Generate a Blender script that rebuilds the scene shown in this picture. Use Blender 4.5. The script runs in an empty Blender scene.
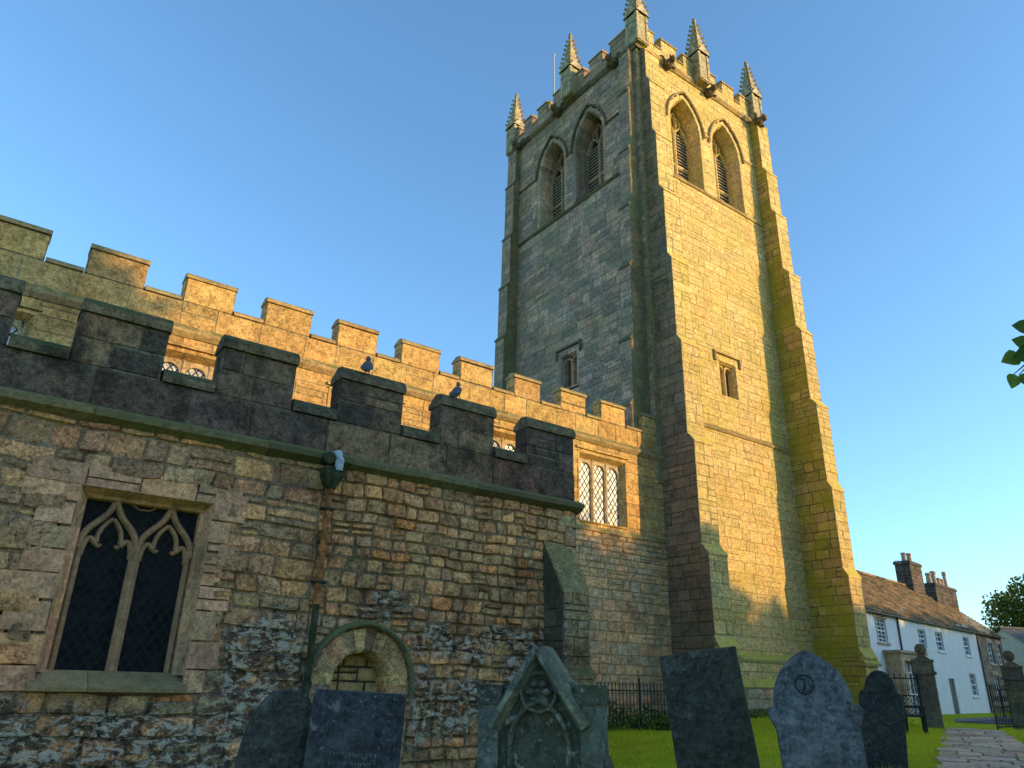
import bpy, math, random
from mathutils import Vector, Matrix, Euler
import numpy as np
rad = math.radians
EYE = 1.5                                    # eye height; most heights below are written relative to the eye and lifted by EYE
# ------------------------------------------------------------------ camera, world, sun, exposure
scene = bpy.context.scene
COL = scene.collection
yaw, pitch, roll = rad(35.734), rad(22.062), rad(-1.391); FPX = 738.4
FW = Vector((math.sin(yaw)*math.cos(pitch), math.cos(yaw)*math.cos(pitch), math.sin(pitch)))
_r = Vector((math.cos(yaw), -math.sin(yaw), 0)); _d = FW.cross(_r)
RT = _r*math.cos(roll) + _d*math.sin(roll); DN = -_r*math.sin(roll) + _d*math.cos(roll)
cam = bpy.data.cameras.new('camera'); camo = bpy.data.objects.new('camera', cam); COL.objects.link(camo)
cam.sensor_width = 36; cam.lens = FPX/1024*36; cam.clip_start = .05; cam.clip_end = 3000
m = Matrix.Identity(4)
for i in range(3): m[i][0] = RT[i]; m[i][1] = -DN[i]; m[i][2] = -FW[i]
m.translation = (0, 0, EYE); camo.matrix_world = m
scene.camera = camo
SUN_AZ = math.atan2(.63, -.78); SUN_EL = rad(12.0)
world = bpy.data.worlds.new('World'); scene.world = world; world.use_nodes = True
wn = world.node_tree.nodes; bg = wn['Background']
sky = wn.new('ShaderNodeTexSky'); sky.sky_type = 'NISHITA'; sky.sun_disc = False
sky.sun_elevation = SUN_EL; sky.sun_rotation = SUN_AZ
sky.altitude = 200; sky.air_density = 1.0; sky.dust_density = 1.0; sky.ozone_density = 3.4
_tint = wn.new('ShaderNodeMix'); _tint.data_type = 'RGBA'; _tint.blend_type = 'MULTIPLY'; _tint.inputs[0].default_value = 1
_tint.inputs[7].default_value = (.80, .92, .90, 1)
world.node_tree.links.new(sky.outputs[0], _tint.inputs[6]); world.node_tree.links.new(_tint.outputs[2], bg.inputs[0]); bg.inputs[1].default_value = 0.15
sl = bpy.data.lights.new('sun', 'SUN'); sl.energy = 2.0; sl.angle = rad(.5); sl.color = (.98, .63, .23)
so = bpy.data.objects.new('sun', sl); COL.objects.link(so)
SV = Vector((math.sin(SUN_AZ)*math.cos(SUN_EL), math.cos(SUN_AZ)*math.cos(SUN_EL), math.sin(SUN_EL)))
so.rotation_euler = SV.to_track_quat('Z', 'Y').to_euler(); so.location = (0, 0, 60)
scene.view_settings.view_transform = 'Standard'; scene.view_settings.look = 'None'
scene.view_settings.exposure = 1.62; scene.view_settings.gamma = 1
scene.render.engine = 'CYCLES'

def ray(px, py): return RT*((px-512)/FPX) + DN*((py-384)/FPX) + FW
def at_dist(px, py, dist):
    d = ray(px, py); k = dist/math.hypot(d.x, d.y); return Vector((d.x*k, d.y*k, d.z*k+EYE))

# ------------------------------------------------------------------ materials
def nd(nt, t, **kw):
    n = nt.nodes.new(t)
    for k, v in kw.items(): setattr(n, k, v)
    return n
def mathn(nt, op, a, b=None, clamp=False):
    n = nt.nodes.new('ShaderNodeMath'); n.operation = op; n.use_clamp = clamp
    for i, v in enumerate((a, b)):
        if v is None: continue
        if isinstance(v, (int, float)): n.inputs[i].default_value = v
        else: nt.links.new(v, n.inputs[i])
    return n.outputs[0]
def mixn(nt, fac, a, b, mode='MIX'):
    n = nt.nodes.new('ShaderNodeMix'); n.data_type = 'RGBA'; n.blend_type = mode
    for i, v in ((0, fac), (6, a), (7, b)):
        if isinstance(v, (int, float)): n.inputs[i].default_value = v
        elif isinstance(v, tuple): n.inputs[i].default_value = (*v[:3], 1)
        else: nt.links.new(v, n.inputs[i])
    return n.outputs[2]
def noise(nt, vec, scale, detail=6, rough=.6, dist=0):
    n = nt.nodes.new('ShaderNodeTexNoise'); n.inputs['Scale'].default_value = scale; n.inputs['Detail'].default_value = detail
    n.inputs['Roughness'].default_value = rough; n.inputs['Distortion'].default_value = dist
    nt.links.new(vec, n.inputs['Vector']); return n.outputs['Fac']
def ramp(nt, f, lo, hi):
    n = nt.nodes.new('ShaderNodeMapRange'); n.interpolation_type = 'SMOOTHSTEP'
    nt.links.new(f, n.inputs[0]); n.inputs[1].default_value = lo; n.inputs[2].default_value = hi
    return n.outputs[0]
def newmat(name, rough=.9, spec=.25):
    mt = bpy.data.materials.new(name); mt.use_nodes = True; nt = mt.node_tree
    b = nt.nodes['Principled BSDF']; b.inputs['Roughness'].default_value = rough
    b.inputs['Specular IOR Level'].default_value = spec*.6
    return mt, nt, b
def stone_mat(name, tint=(1, 1, 1), grain=.5, dirt=.5, dirt_col=(.035, .033, .03), dirt_scale=1.2, moss=0., moss_col=(.10, .13, .03),
              side_moss=0., lime=None, specks=0., bump=.5, bscale=28, rough=.92, streak=0.):
    """weathered stone: per-block colour 'Col' x grain, blotches of soot, moss on ledges, leftover limewash"""
    mt, nt, b = newmat(name, rough)
    tc = nt.nodes.new('ShaderNodeTexCoord').outputs['Object']
    a = nd(nt, 'ShaderNodeAttribute', attribute_name='Col').outputs['Color']
    g1 = noise(nt, tc, 45, 5, .7); g2 = noise(nt, tc, 7, 6, .65)
    c = mixn(nt, 1, a, tint, 'MULTIPLY')
    r1 = ramp(nt, g1, .30, .70); r2 = ramp(nt, g2, .32, .68); r3 = ramp(nt, noise(nt, tc, 18, 5, .7), .32, .68)
    k = mathn(nt, 'ADD', mathn(nt, 'MULTIPLY', r1, .8*grain), mathn(nt, 'MULTIPLY', r2, .7*grain))
    k = mathn(nt, 'ADD', k, mathn(nt, 'MULTIPLY', r3, .9*grain)); k = mathn(nt, 'ADD', k, 1-1.15*grain)
    pit = ramp(nt, noise(nt, tc, 24, 4, .75, .3), .60, .68); k = mathn(nt, 'MULTIPLY', k, mathn(nt, 'SUBTRACT', 1., mathn(nt, 'MULTIPLY', pit, .9*grain)))
    kc = nt.nodes.new('ShaderNodeCombineColor')
    for i in range(3): nt.links.new(k, kc.inputs[i])
    c = mixn(nt, 1, c, kc.outputs[0], 'MULTIPLY')
    # ochre / grey drift between areas
    dr = ramp(nt, noise(nt, tc, .9, 4, .6), .35, .7)
    c = mixn(nt, mathn(nt, 'MULTIPLY', dr, .35), c, mixn(nt, 1, c, (1.28, .92, .66), 'MULTIPLY'))
    if dirt > 0:
        d = ramp(nt, noise(nt, tc, dirt_scale, 8, .72, .4), .46, .68)
        c = mixn(nt, mathn(nt, 'MULTIPLY', d, dirt), c, dirt_col)
        d3 = ramp(nt, noise(nt, tc, dirt_scale*7, 6, .75), .55, .70)
        c = mixn(nt, mathn(nt, 'MULTIPLY', d3, dirt*.7), c, dirt_col)
    if streak > 0:
        mp = nd(nt, 'ShaderNodeMapping'); mp.inputs['Scale'].default_value = (2.6, 2.6, .16); nt.links.new(tc, mp.inputs[0])
        d2 = ramp(nt, noise(nt, mp.outputs[0], 1, 6, .65), .5, .72)
        c = mixn(nt, mathn(nt, 'MULTIPLY', d2, streak), c, moss_col)
    if side_moss > 0:
        s = ramp(nt, noise(nt, tc, .8, 6, .6, .3), .40, .62)
        c = mixn(nt, mathn(nt, 'MULTIPLY', s, side_moss), c, moss_col)
    if moss > 0:
        gn = nt.nodes.new('ShaderNodeNewGeometry'); sp = nt.nodes.new('ShaderNodeSeparateXYZ'); nt.links.new(gn.outputs['Normal'], sp.inputs[0])
        up = ramp(nt, sp.outputs[2], .15, .6); mn = ramp(nt, noise(nt, tc, 5, 5, .6), .3, .55)
        f = mathn(nt, 'MULTIPLY', mathn(nt, 'MULTIPLY', up, mn), moss, True)
        c = mixn(nt, f, c, moss_col)
    if lime:
        sx = nt.nodes.new('ShaderNodeSeparateXYZ'); nt.links.new(tc, sx.inputs[0])
        n1 = noise(nt, tc, 1.1, 3, .6); z = mathn(nt, 'ADD', sx.outputs[2], mathn(nt, 'MULTIPLY', mathn(nt, 'SUBTRACT', n1, .5), 2.4))
        zone = None
        for (x0, x1, z0, z1) in lime:
            q = mathn(nt, 'MULTIPLY', ramp(nt, sx.outputs[0], x0-.3, x0+.3), mathn(nt, 'SUBTRACT', 1., ramp(nt, sx.outputs[0], x1-.3, x1+.3)))
            q = mathn(nt, 'MULTIPLY', q, mathn(nt, 'MULTIPLY', ramp(nt, z, z0-.15, z0+.15), mathn(nt, 'SUBTRACT', 1., ramp(nt, z, z1-.12, z1+.12))))
            zone = q if zone is None else mathn(nt, 'MAXIMUM', zone, q)
        pn = nd(nt, 'ShaderNodeMapping'); pn.inputs['Scale'].default_value = (1, 1, 1.7); nt.links.new(tc, pn.inputs[0])
        bl = ramp(nt, noise(nt, pn.outputs[0], 6.5, 8, .75, .8), .50, .56)
        dk = ramp(nt, noise(nt, pn.outputs[0], 6, 6, .7, .5), .40, .50)
        c = mixn(nt, mathn(nt, 'MULTIPLY', zone, mathn(nt, 'MULTIPLY', dk, .8)), c, (.03, .028, .025))
        c = mixn(nt, mathn(nt, 'MULTIPLY', zone, mathn(nt, 'MULTIPLY', bl, .8)), c, (.62, .53, .43))
        # scattered remains elsewhere
        bl2 = ramp(nt, noise(nt, pn.outputs[0], 4, 8, .72, .6), .62, .68)
        c = mixn(nt, mathn(nt, 'MULTIPLY', bl2, .35), c, (.36, .36, .33))
    if specks > 0:
        a0 = ramp(nt, noise(nt, tc, 3.2, 6, .7, .5), .50, .64); c = mixn(nt, mathn(nt, 'MULTIPLY', a0, specks*.4), c, (.20, .20, .17))
        a1 = ramp(nt, noise(nt, tc, 9, 7, .78, .4), .57, .63); c = mixn(nt, mathn(nt, 'MULTIPLY', a1, specks*.8), c, (.40, .38, .33))
        a2 = ramp(nt, noise(nt, tc, 45, 3, .6), .66, .70); c = mixn(nt, mathn(nt, 'MULTIPLY', a2, min(1, specks*1.2)), c, (.36, .38, .36))
    nt.links.new(c, b.inputs['Base Color'])
    if bump > 0:
        h = mathn(nt, 'ADD', noise(nt, tc, bscale, 8, .7), mathn(nt, 'MULTIPLY', noise(nt, tc, bscale/4, 6, .6), 1.2))
        bp = nd(nt, 'ShaderNodeBump'); bp.inputs['Strength'].default_value = bump; bp.inputs['Distance'].default_value = .03
        nt.links.new(h, bp.inputs['Height']); nt.links.new(bp.outputs[0], b.inputs['Normal'])
    return mt
def plain_mat(name, col, rough=.8, spec=.3, var=.3, scale=12, metallic=0, bump=.2):
    mt, nt, b = newmat(name, rough, spec)
    tc = nt.nodes.new('ShaderNodeTexCoord').outputs['Object']
    f = noise(nt, tc, scale, 6, .65)
    lo = tuple(x*(1-var) for x in col); hi = tuple(min(1, x*(1+var)) for x in col)
    nt.links.new(mixn(nt, ramp(nt, f, .3, .7), lo, hi), b.inputs['Base Color'])
    b.inputs['Metallic'].default_value = metallic
    if bump:
        bp = nd(nt, 'ShaderNodeBump'); bp.inputs['Strength'].default_value = bump; bp.inputs['Distance'].default_value = .02
        nt.links.new(noise(nt, tc, scale*4, 5, .6), bp.inputs['Height']); nt.links.new(bp.outputs[0], b.inputs['Normal'])
    return mt
def leaf_mat(name, c1, c2, transl=.35):
    mt, nt, b = newmat(name, .6, .05 if 'grass' in name else .3)
    a = nd(nt, 'ShaderNodeAttribute', attribute_name='Col').outputs['Color']
    s = nt.nodes.new('ShaderNodeSeparateColor'); nt.links.new(a, s.inputs[0])
    c = mixn(nt, s.outputs[0], c1, c2); nt.links.new(c, b.inputs['Base Color'])
    t = nt.nodes.new('ShaderNodeBsdfTranslucent'); nt.links.new(c, t.inputs[0])
    mx = nt.nodes.new('ShaderNodeMixShader'); mx.inputs[0].default_value = transl
    out = nt.nodes['Material Output']
    nt.links.new(b.outputs[0], mx.inputs[1]); nt.links.new(t.outputs[0], mx.inputs[2]); nt.links.new(mx.outputs[0], out.inputs[0])
    return mt

M = {}
M['rubble'] = stone_mat('rubble_stone', dirt=.62, dirt_col=(.03, .024, .017), grain=.85, dirt_scale=1.0, moss=.5, lime=[(-9, 2.9, -3, 1.2), (2.75, 4.0, -3, 2.35), (5.45, 8.0, 1.75, 2.4), (5.5, 7.9, .75, 1.45), (4.1, 5.3, 2.35, 2.55)], bump=1., bscale=22)
M['parapet'] = stone_mat('sooty_parapet_stone', dirt=.85, dirt_col=(.022, .020, .018), grain=.85, dirt_scale=1.3, moss=.8, moss_col=(.07, .085, .035), bump=.7)
M['dressed'] = stone_mat('dressed_window_stone', dirt=.5, grain=.6, dirt_scale=1.6, moss=.35, moss_col=(.22, .18, .08), bump=.35)
M['tracery'] = stone_mat('window_tracery_stone', dirt=.4, grain=.4, moss=.2, bump=.3)
M['pinn'] = stone_mat('dark_weathered_pinnacle_stone', dirt=.75, dirt_col=(.06, .05, .03), grain=.8, dirt_scale=3, bump=.5)
M['nave'] = stone_mat('nave_stone', dirt=.42, grain=.75, dirt_scale=1.2, moss=.5, moss_col=(.16, .16, .04), bump=.5)
M['clere'] = stone_mat('clerestory_stone', dirt=.38, dirt_col=(.08, .055, .03), grain=.75, dirt_scale=.9, moss=.7, moss_col=(.2, .19, .05), bump=.5)
M['tower_south'] = stone_mat('tower_south_stone', dirt=.26, dirt_col=(.10, .07, .03), grain=.8, dirt_scale=.8, moss=.8, moss_col=(.46, .40, .05), side_moss=.2, streak=.4, bump=.5)
M['tower_east'] = stone_mat('tower_east_stone', dirt=.42, grain=.7, dirt_scale=.7, moss=.6, moss_col=(.12, .15, .07), side_moss=.35, streak=.3, bump=.5)
M['buttress_dark'] = stone_mat('dark_buttress_stone', dirt=.45, grain=.55, dirt_scale=1, moss=.3, moss_col=(.17, .145, .05), streak=.2, bump=.6)  # darker stone for buttress sides and gargoyles
M['buttress_algae'] = stone_mat('algae_green_buttress_stone', dirt=.2, grain=.5, dirt_scale=1, moss=.5, moss_col=(.33, .30, .02), side_moss=.7, streak=.5, bump=.6)
M['trim'] = stone_mat('weathered_moulding_stone', dirt=.35, grain=.5, dirt_scale=2, moss=.9, moss_col=(.15, .15, .05), bump=.5)
M['cornice'] = stone_mat('mossy_cornice_stone', dirt=.3, grain=.5, dirt_scale=2, moss=.9, moss_col=(.13, .14, .05), side_moss=.4, bump=.5)
M['slate'] = stone_mat('blue_grey_headstone', specks=.5, dirt=.45, grain=.8, dirt_scale=2.2, moss=.3, moss_col=(.09, .1, .06), bump=.35, bscale=60, rough=.7)
M['slate_dark'] = stone_mat('dark_headstone', specks=.25, dirt=.5, grain=.9, dirt_scale=3, moss=.4, moss_col=(.07, .08, .04), side_moss=.3, bump=.7, bscale=40)
M['lichen'] = stone_mat('lichened_memorial_stone', specks=1., dirt=.85, grain=.8, dirt_scale=3.2, moss=.5, moss_col=(.13, .15, .06), side_moss=.35, streak=.2, bump=.8, bscale=30)
M['lead'] = plain_mat('lead_roof', (.18, .19, .2), .6)
M['lead_white'] = plain_mat('pale_lead', (.42, .46, .52), .6, var=.2)
M['iron'] = plain_mat('black_iron', (.018, .018, .02), .5, .5)
M['rust'] = plain_mat('rusty_orange_iron', (.30, .115, .04), .8, var=.55, scale=9)
M['pipe_green'] = plain_mat('algae_stained_iron', (.045, .05, .028), .8, var=.5, scale=9)
M['core'] = plain_mat('dark_core', (.03, .03, .03))
M['wood'] = plain_mat('louvre_board', (.44, .36, .26), .8)
M['bench'] = plain_mat('weathered_bench_wood', (.035, .03, .026), .8)
M['render_white'] = plain_mat('white_render', (.66, .67, .68), .9, var=.06, scale=3)
M['render_cream'] = plain_mat('cream_render', (.60, .55, .46), .9, var=.06, scale=3)
M['paint_white'] = plain_mat('white_paint', (.7, .7, .7), .5, var=.05)
M['paint_dark'] = plain_mat('dark_paint', (.03, .04, .055), .4, .5)
M['pot'] = plain_mat('buff_chimney_pot', (.36, .27, .2), .8)
M['chim'] = stone_mat('sooty_chimney_stone', dirt=.4, grain=.4)
M['cottage'] = stone_mat('cottage_stone', dirt=.35, grain=.5)
M['pier'] = stone_mat('gate_pier_stone', dirt=.6, grain=.6, dirt_scale=2.5, moss=.7, moss_col=(.07, .075, .03), side_moss=.3)
M['bark'] = plain_mat('bark', (.07, .055, .04), .9, var=.4, scale=6, bump=.6)
M['leaf_far'] = leaf_mat('tree_leaves', (.05, .08, .014), (.24, .23, .03), .3)
M['leaf_near'] = leaf_mat('overhanging_leaves', (.06, .13, .03), (.20, .30, .04), .45)
M['weed'] = leaf_mat('weed_leaves', (.07, .12, .025), (.15, .22, .04), .25)
M['grass_blade'] = leaf_mat('grass_blades', (.40, .45, .02), (.66, .66, .05), .4)
M['pole'] = plain_mat('grey_flagpole', (.4, .42, .44), .4, .5, var=.1)
M['feather'] = plain_mat('pigeon_feathers', (.10, .10, .12), .8, var=.3)
def glass_mat(name, col, rough, lead=None):
    mt, nt, b = newmat(name, rough, .6 if 'dark' not in name else .12)
    tc = nt.nodes.new('ShaderNodeTexCoord').outputs['Object']
    c = col
    n = noise(nt, tc, 6, 3, .5); out = mixn(nt, ramp(nt, n, .3, .7), tuple(x*.6 for x in col), tuple(x*1.3 for x in col))
    if lead:
        sx = nt.nodes.new('ShaderNodeSeparateXYZ'); nt.links.new(tc, sx.inputs[0])
        u = mathn(nt, 'ADD', sx.outputs[0], sx.outputs[1]); z = mathn(nt, 'MULTIPLY', sx.outputs[2], .7)
        ds = []
        for sg in ('ADD', 'SUBTRACT'):
            w = mathn(nt, 'MULTIPLY', mathn(nt, sg, u, z), 1/lead); f = mathn(nt, 'FRACT', w)
            ds.append(mathn(nt, 'LESS_THAN', mathn(nt, 'ABSOLUTE', mathn(nt, 'SUBTRACT', f, .5)), .11))
        l = mathn(nt, 'MAXIMUM', ds[0], ds[1]); out = mixn(nt, l, out, (.03, .03, .03) if col[0] > .1 else (.022, .022, .022))
        r = mathn(nt, 'ADD', mathn(nt, 'MULTIPLY', l, .5), rough); nt.links.new(r, b.inputs['Roughness'])
        vn = nt.nodes.new('ShaderNodeTexVoronoi'); vn.inputs['Scale'].default_value = 9; nt.links.new(tc, vn.inputs['Vector'])
        bp = nd(nt, 'ShaderNodeBump'); bp.inputs['Strength'].default_value = .5; bp.inputs['Distance'].default_value = .03
        nt.links.new(vn.outputs['Distance'], bp.inputs['Height']); nt.links.new(bp.outputs[0], b.inputs['Normal'])
    nt.links.new(out, b.inputs['Base Color'])
    return mt
M['glass_dark'] = glass_mat('dark_leaded_glass', (.010, .012, .014), .45, .12)
M['glass_pale'] = glass_mat('pale_leaded_glass', (.55, .57, .6), .3, .16)  # whitish sky reflection is put into the glass colour
M['pane'] = glass_mat('cottage_pane', (.05, .07, .09), .1)

# ------------------------------------------------------------------ mesh builder
class MB:
    def __init__(s): s.v = []; s.f = []; s.c = []
    def add(s, vs, fs, col=(.5, .5, .5)):
        b = len(s.v); s.v += [tuple(v) for v in vs]; s.f += [tuple(i+b for i in f) for f in fs]
        if isinstance(col, list): s.c += col
        else: s.c += [col]*len(vs)
    def box(s, a, b, col=(.5, .5, .5)):
        x0, y0, z0 = a; x1, y1, z1 = b
        s.add([(x0,y0,z0),(x1,y0,z0),(x1,y1,z0),(x0,y1,z0),(x0,y0,z1),(x1,y0,z1),(x1,y1,z1),(x0,y1,z1)],
              [(0,3,2,1),(4,5,6,7),(0,1,5,4),(1,2,6,5),(2,3,7,6),(3,0,4,7)], col)
    def cyl(s, a, b, r0, r1=None, n=12, col=(.5, .5, .5), cap=True):
        s.tube([a, b], [r0, r0 if r1 is None else r1], n, col, cap)
    def tube(s, pts, rs, n=8, col=(.5, .5, .5), cap=True):
        pts = [Vector(p) for p in pts]; vs = []; fs = []
        for i, p in enumerate(pts):
            t = (pts[min(i+1, len(pts)-1)] - pts[max(i-1, 0)]).normalized()
            ref = Vector((0, 0, 1)) if abs(t.z) < .9 else Vector((1, 0, 0))
            x = t.cross(ref).normalized(); y = t.cross(x)
            for k in range(n):
                a = 2*math.pi*(k+.5)/n; vs.append(p + (x*math.cos(a)+y*math.sin(a))*rs[i])
        for i in range(len(pts)-1):
            for k in range(n): fs.append((i*n+k, i*n+(k+1) % n, (i+1)*n+(k+1) % n, (i+1)*n+k))
        if cap: fs.append(tuple(range(n-1, -1, -1))); fs.append(tuple((len(pts)-1)*n+k for k in range(n)))
        s.add(vs, fs, col)
    def lathe(s, c, prof, n=16, col=(.5, .5, .5)):
        vs = []; fs = []
        for (r, z) in prof:
            for k in range(n):
                a = 2*math.pi*k/n; vs.append((c[0]+r*math.cos(a), c[1]+r*math.sin(a), c[2]+z))
        for i in range(len(prof)-1):
            for k in range(n): fs.append((i*n+k, i*n+(k+1) % n, (i+1)*n+(k+1) % n, (i+1)*n+k))
        s.add(vs, fs, col)
    def build(s, name, mat, parent=None, smooth=False):
        me = bpy.data.meshes.new(name); me.from_pydata(s.v, [], s.f); me.materials.append(mat)
        at = me.color_attributes.new('Col', 'FLOAT_COLOR', 'POINT')
        arr = np.ones((len(s.v), 4), np.float32); arr[:, :3] = np.array(s.c, np.float32).reshape(-1, 3); at.data.foreach_set('color', arr.ravel())
        if smooth: me.polygons.foreach_set('use_smooth', [True]*len(me.polygons))
        me.update(); o = bpy.data.objects.new(name, me); COL.objects.link(o)
        if parent is not None:
            o.parent = parent
            r = parent; off = Vector((0, 0, 0))
            while r is not None and not r.get('_local'): off += r.location; r = r.parent
            if parent.type == 'EMPTY' and not parent.get('_local'): o.matrix_parent_inverse = Matrix.Translation(-parent.location)
        return o
def thing(name, label, cat, loc, group=None, local=False, rot=None):
    o = bpy.data.objects.new(name, None); COL.objects.link(o); o.location = loc; o.empty_display_size = .3
    o['label'] = label; o['category'] = cat
    if group: o['group'] = group
    if local: o['_local'] = 1
    if rot: o.rotation_euler = rot
    return o
def tag(o, label=None, cat=None, group=None, kind=None):
    for k, v in (('label', label), ('category', cat), ('group', group), ('kind', kind)):
        if v: o[k] = v
    return o
class Frame:
    """wall frame: u along the wall, z up (relative to the eye), n outward"""
    def __init__(s, O, U, N): s.O = Vector(O); s.U = Vector(U); s.N = Vector(N)
    def P(s, u, z, n=0): return s.O + s.U*u + Vector((0, 0, z+EYE)) + s.N*n
    def off(s, n): return Frame(s.O+s.N*n, s.U, s.N)
class Wavy(Frame):
    def P(s, u, z, n=0):
        z2 = z+.012*math.sin(u*2.3+z*1.1)+.008*math.sin(u*5.1-z*2+1)+.006*math.sin(u*11+z*3)
        return s.O + s.U*(u+.02*math.sin(z*7+u*.7)) + Vector((0, 0, z2+EYE)) + s.N*(n+.005*math.sin(u*1.7+z*2.3))
def south(y): return Frame((0, y, 0), (1, 0, 0), (0, -1, 0))
def east(x): return Frame((x, 0, 0), (0, 1, 0), (-1, 0, 0))
def jit(c, a, rng):
    k = 1+rng.uniform(-a, a); return tuple(max(0, x*k*(1+rng.uniform(-a, a)*.25)) for x in c)
def palette(cols, a):
    def f(u, z, rng): return jit(rng.choice(cols), a, rng)
    return f
def masonry(mb, F, z0, z1, iv, hs, ls, gap, proud, colf, seed=1, rough=0., nu=3, nv=3, edge=.012, mortar=(.2, .17, .13), back=0., wob=0., depthvar=.3):
    """coursed stones one by one in front of a mortar face; iv(z0, z1) gives the solid stretches of a course"""
    rng = random.Random(seed); z = z0
    while z < z1-1e-6:
        h = rng.uniform(*hs); zt = z+h
        if z1-zt < hs[0]*.38: zt = z1
        for (a, b) in iv(z, zt):
            if b-a < .02: continue
            G = getattr(F, 'base', F); mb.add([G.P(a, z, back), G.P(b, z, back), G.P(b, zt, back), G.P(a, zt, back)], [(0, 1, 2, 3)], jit(mortar, .15, rng))
            u = a
            first = True
            while u < b-1e-6:
                l = rng.uniform(*ls)*(.6 if first and rng.random() < .5 else 1); first = False
                ue = u+l
                if b-ue < ls[0]*.55: ue = b
                # sometimes split rubble in two thin stones
                rows = [(z, zt)]
                if rough > 0 and (zt-z) > .17 and rng.random() < .16:
                    mz = z+(zt-z)*rng.uniform(.4, .6); rows = [(z, mz), (mz, zt)]
                for (za, zb) in rows:
                    c = colf((u+ue)/2, (za+zb)/2, rng); g = gap*rng.uniform(.5, 1.3)*(3.2 if gap < .015 and rng.random() < .22 else 1)/2
                    x0, x1, y0, y1 = u+g, ue-g, za+g, zb-g
                    if x1-x0 < .015 or y1-y0 < .015: continue
                    e = min(edge, (x1-x0)*.3, (y1-y0)*.3); pr = proud*(1+rng.uniform(-depthvar, depthvar))
                    us = [0, e]+[e+(x1-x0-2*e)*i/(nu-2) for i in range(1, nu-2)]+[x1-x0-e, x1-x0] if nu > 2 else [0, x1-x0]
                    vs_ = [0, e]+[e+(y1-y0-2*e)*i/(nv-2) for i in range(1, nv-2)]+[y1-y0-e, y1-y0] if nv > 2 else [0, y1-y0]
                    if nu == 3: us = [0, e, x1-x0-e, x1-x0]
                    if nv == 3: vs_ = [0, e, y1-y0-e, y1-y0]
                    NU, NV = len(us), len(vs_)
                    tx, ty = rng.uniform(-1, 1)*rough*.35, rng.uniform(-1, 1)*rough*.35
                    sk = [rng.uniform(-wob, wob) for _ in range(4)]
                    pts = []
                    for j, vv in enumerate(vs_):
                        for i, uu in enumerate(us):
                            rim = i in (0, NU-1) or j in (0, NV-1)
                            cu = 2*uu/(x1-x0)-1; cv = 2*vv/(y1-y0)-1
                            n = -.006 if rim else pr+rough*(rng.uniform(-.5, .5)+.5*(1-cu*cu)*(1-cv*cv)) + tx*cu+ty*cv
                            kx = 1-.5*wob/(x1-x0)*cv*cv*(abs(cu)**2)*2 if wob else 1
                            ky = 1-.5*wob/(y1-y0)*cu**4*2 if wob else 1
                            wu = (x0+x1)/2+cu*(x1-x0)/2*kx; wz = (y0+y1)/2+cv*(y1-y0)/2*ky
                            if wob: wz += sk[0]*.35*cu; wu += sk[1]*.4*cv
                            pts.append(F.P(wu, wz, back+n))
                    fs = [(j*NU+i, j*NU+i+1, (j+1)*NU+i+1, (j+1)*NU+i) for j in range(NV-1) for i in range(NU-1)]
                    mb.add(pts, fs, c)
                u = ue
        z = zt
def solid(a, b): return lambda z0, z1: [(a, b)]
def with_holes(a, b, holes):
    """holes: functions (z0,z1)->(u0,u1) or None"""
    def iv(z0, z1):
        cuts = sorted(h for h in (f(z0, z1) for f in holes) if h); out = []; u = a
        for (c, d) in cuts:
            c = max(c, a); d = min(d, b)
            if c > u: out.append((u, c))
            u = max(u, d)
        if u < b: out.append((u, b))
        return out
    return iv
def rect_hole(u0, u1, z0, z1): return lambda a, b: (u0, u1) if (b > z0+.02 and a < z1-.02) else None
def arch_path(cx, w, zb, zs, h, o=0, n=10, head=False):
    """pointed (or round) arch outline: left foot -> apex -> right foot, offset o outwards"""
    R = (w*w+h*h)/(2*w); ccx = cx+(R-w)          # centre of the left arc
    a0 = math.acos((R-w)/(R+o)) if R-w < R+o else 0
    pts = [] if head else [(cx-w-o, zb)]
    for i in range(n+1):
        a = a0*i/n; pts.append((ccx-(R+o)*math.cos(a), zs+(R+o)*math.sin(a)))
    r = [(2*cx-u, z) for (u, z) in reversed(pts[:-1])]
    return pts+r
def arch_hole(cx, w, zb, zs, h, o=0.):
    R = (w*w+h*h)/(2*w)+o
    def f(a, b):
        if b <= zb+.02: return None
        z = max(a, min(b, a+(b-a)*.25))
        if z <= zs: return (cx-w-o, cx+w+o)
        if z-zs >= R: return None
        ww = math.sqrt(R*R-(z-zs)**2)-(R-o-w)
        return (cx-ww, cx+ww) if ww > .02 else None
    return f
def sweep(mb, F, path_fn, prof, colf, seg=1, rng=None):
    """prof: list of (offset, n); each path segment gets its own colour (voussoirs)"""
    rng = rng or random.Random(3); P = [path_fn(o) for (o, n) in prof]; c = colf(0, 0, rng)
    for i in range(len(P[0])-1):
        if i % seg == 0: c = colf(0, 0, rng); jn = rng.uniform(-.008, .008)
        vs = []; fs = []
        for j, (o, n) in enumerate(prof):
            vs += [F.P(*P[j][i], n+jn), F.P(*P[j][i+1], n+jn)]
        for j in range(len(prof)-1): fs.append((2*j, 2*j+1, 2*j+3, 2*j+2))
        mb.add(vs, fs, c)
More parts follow.
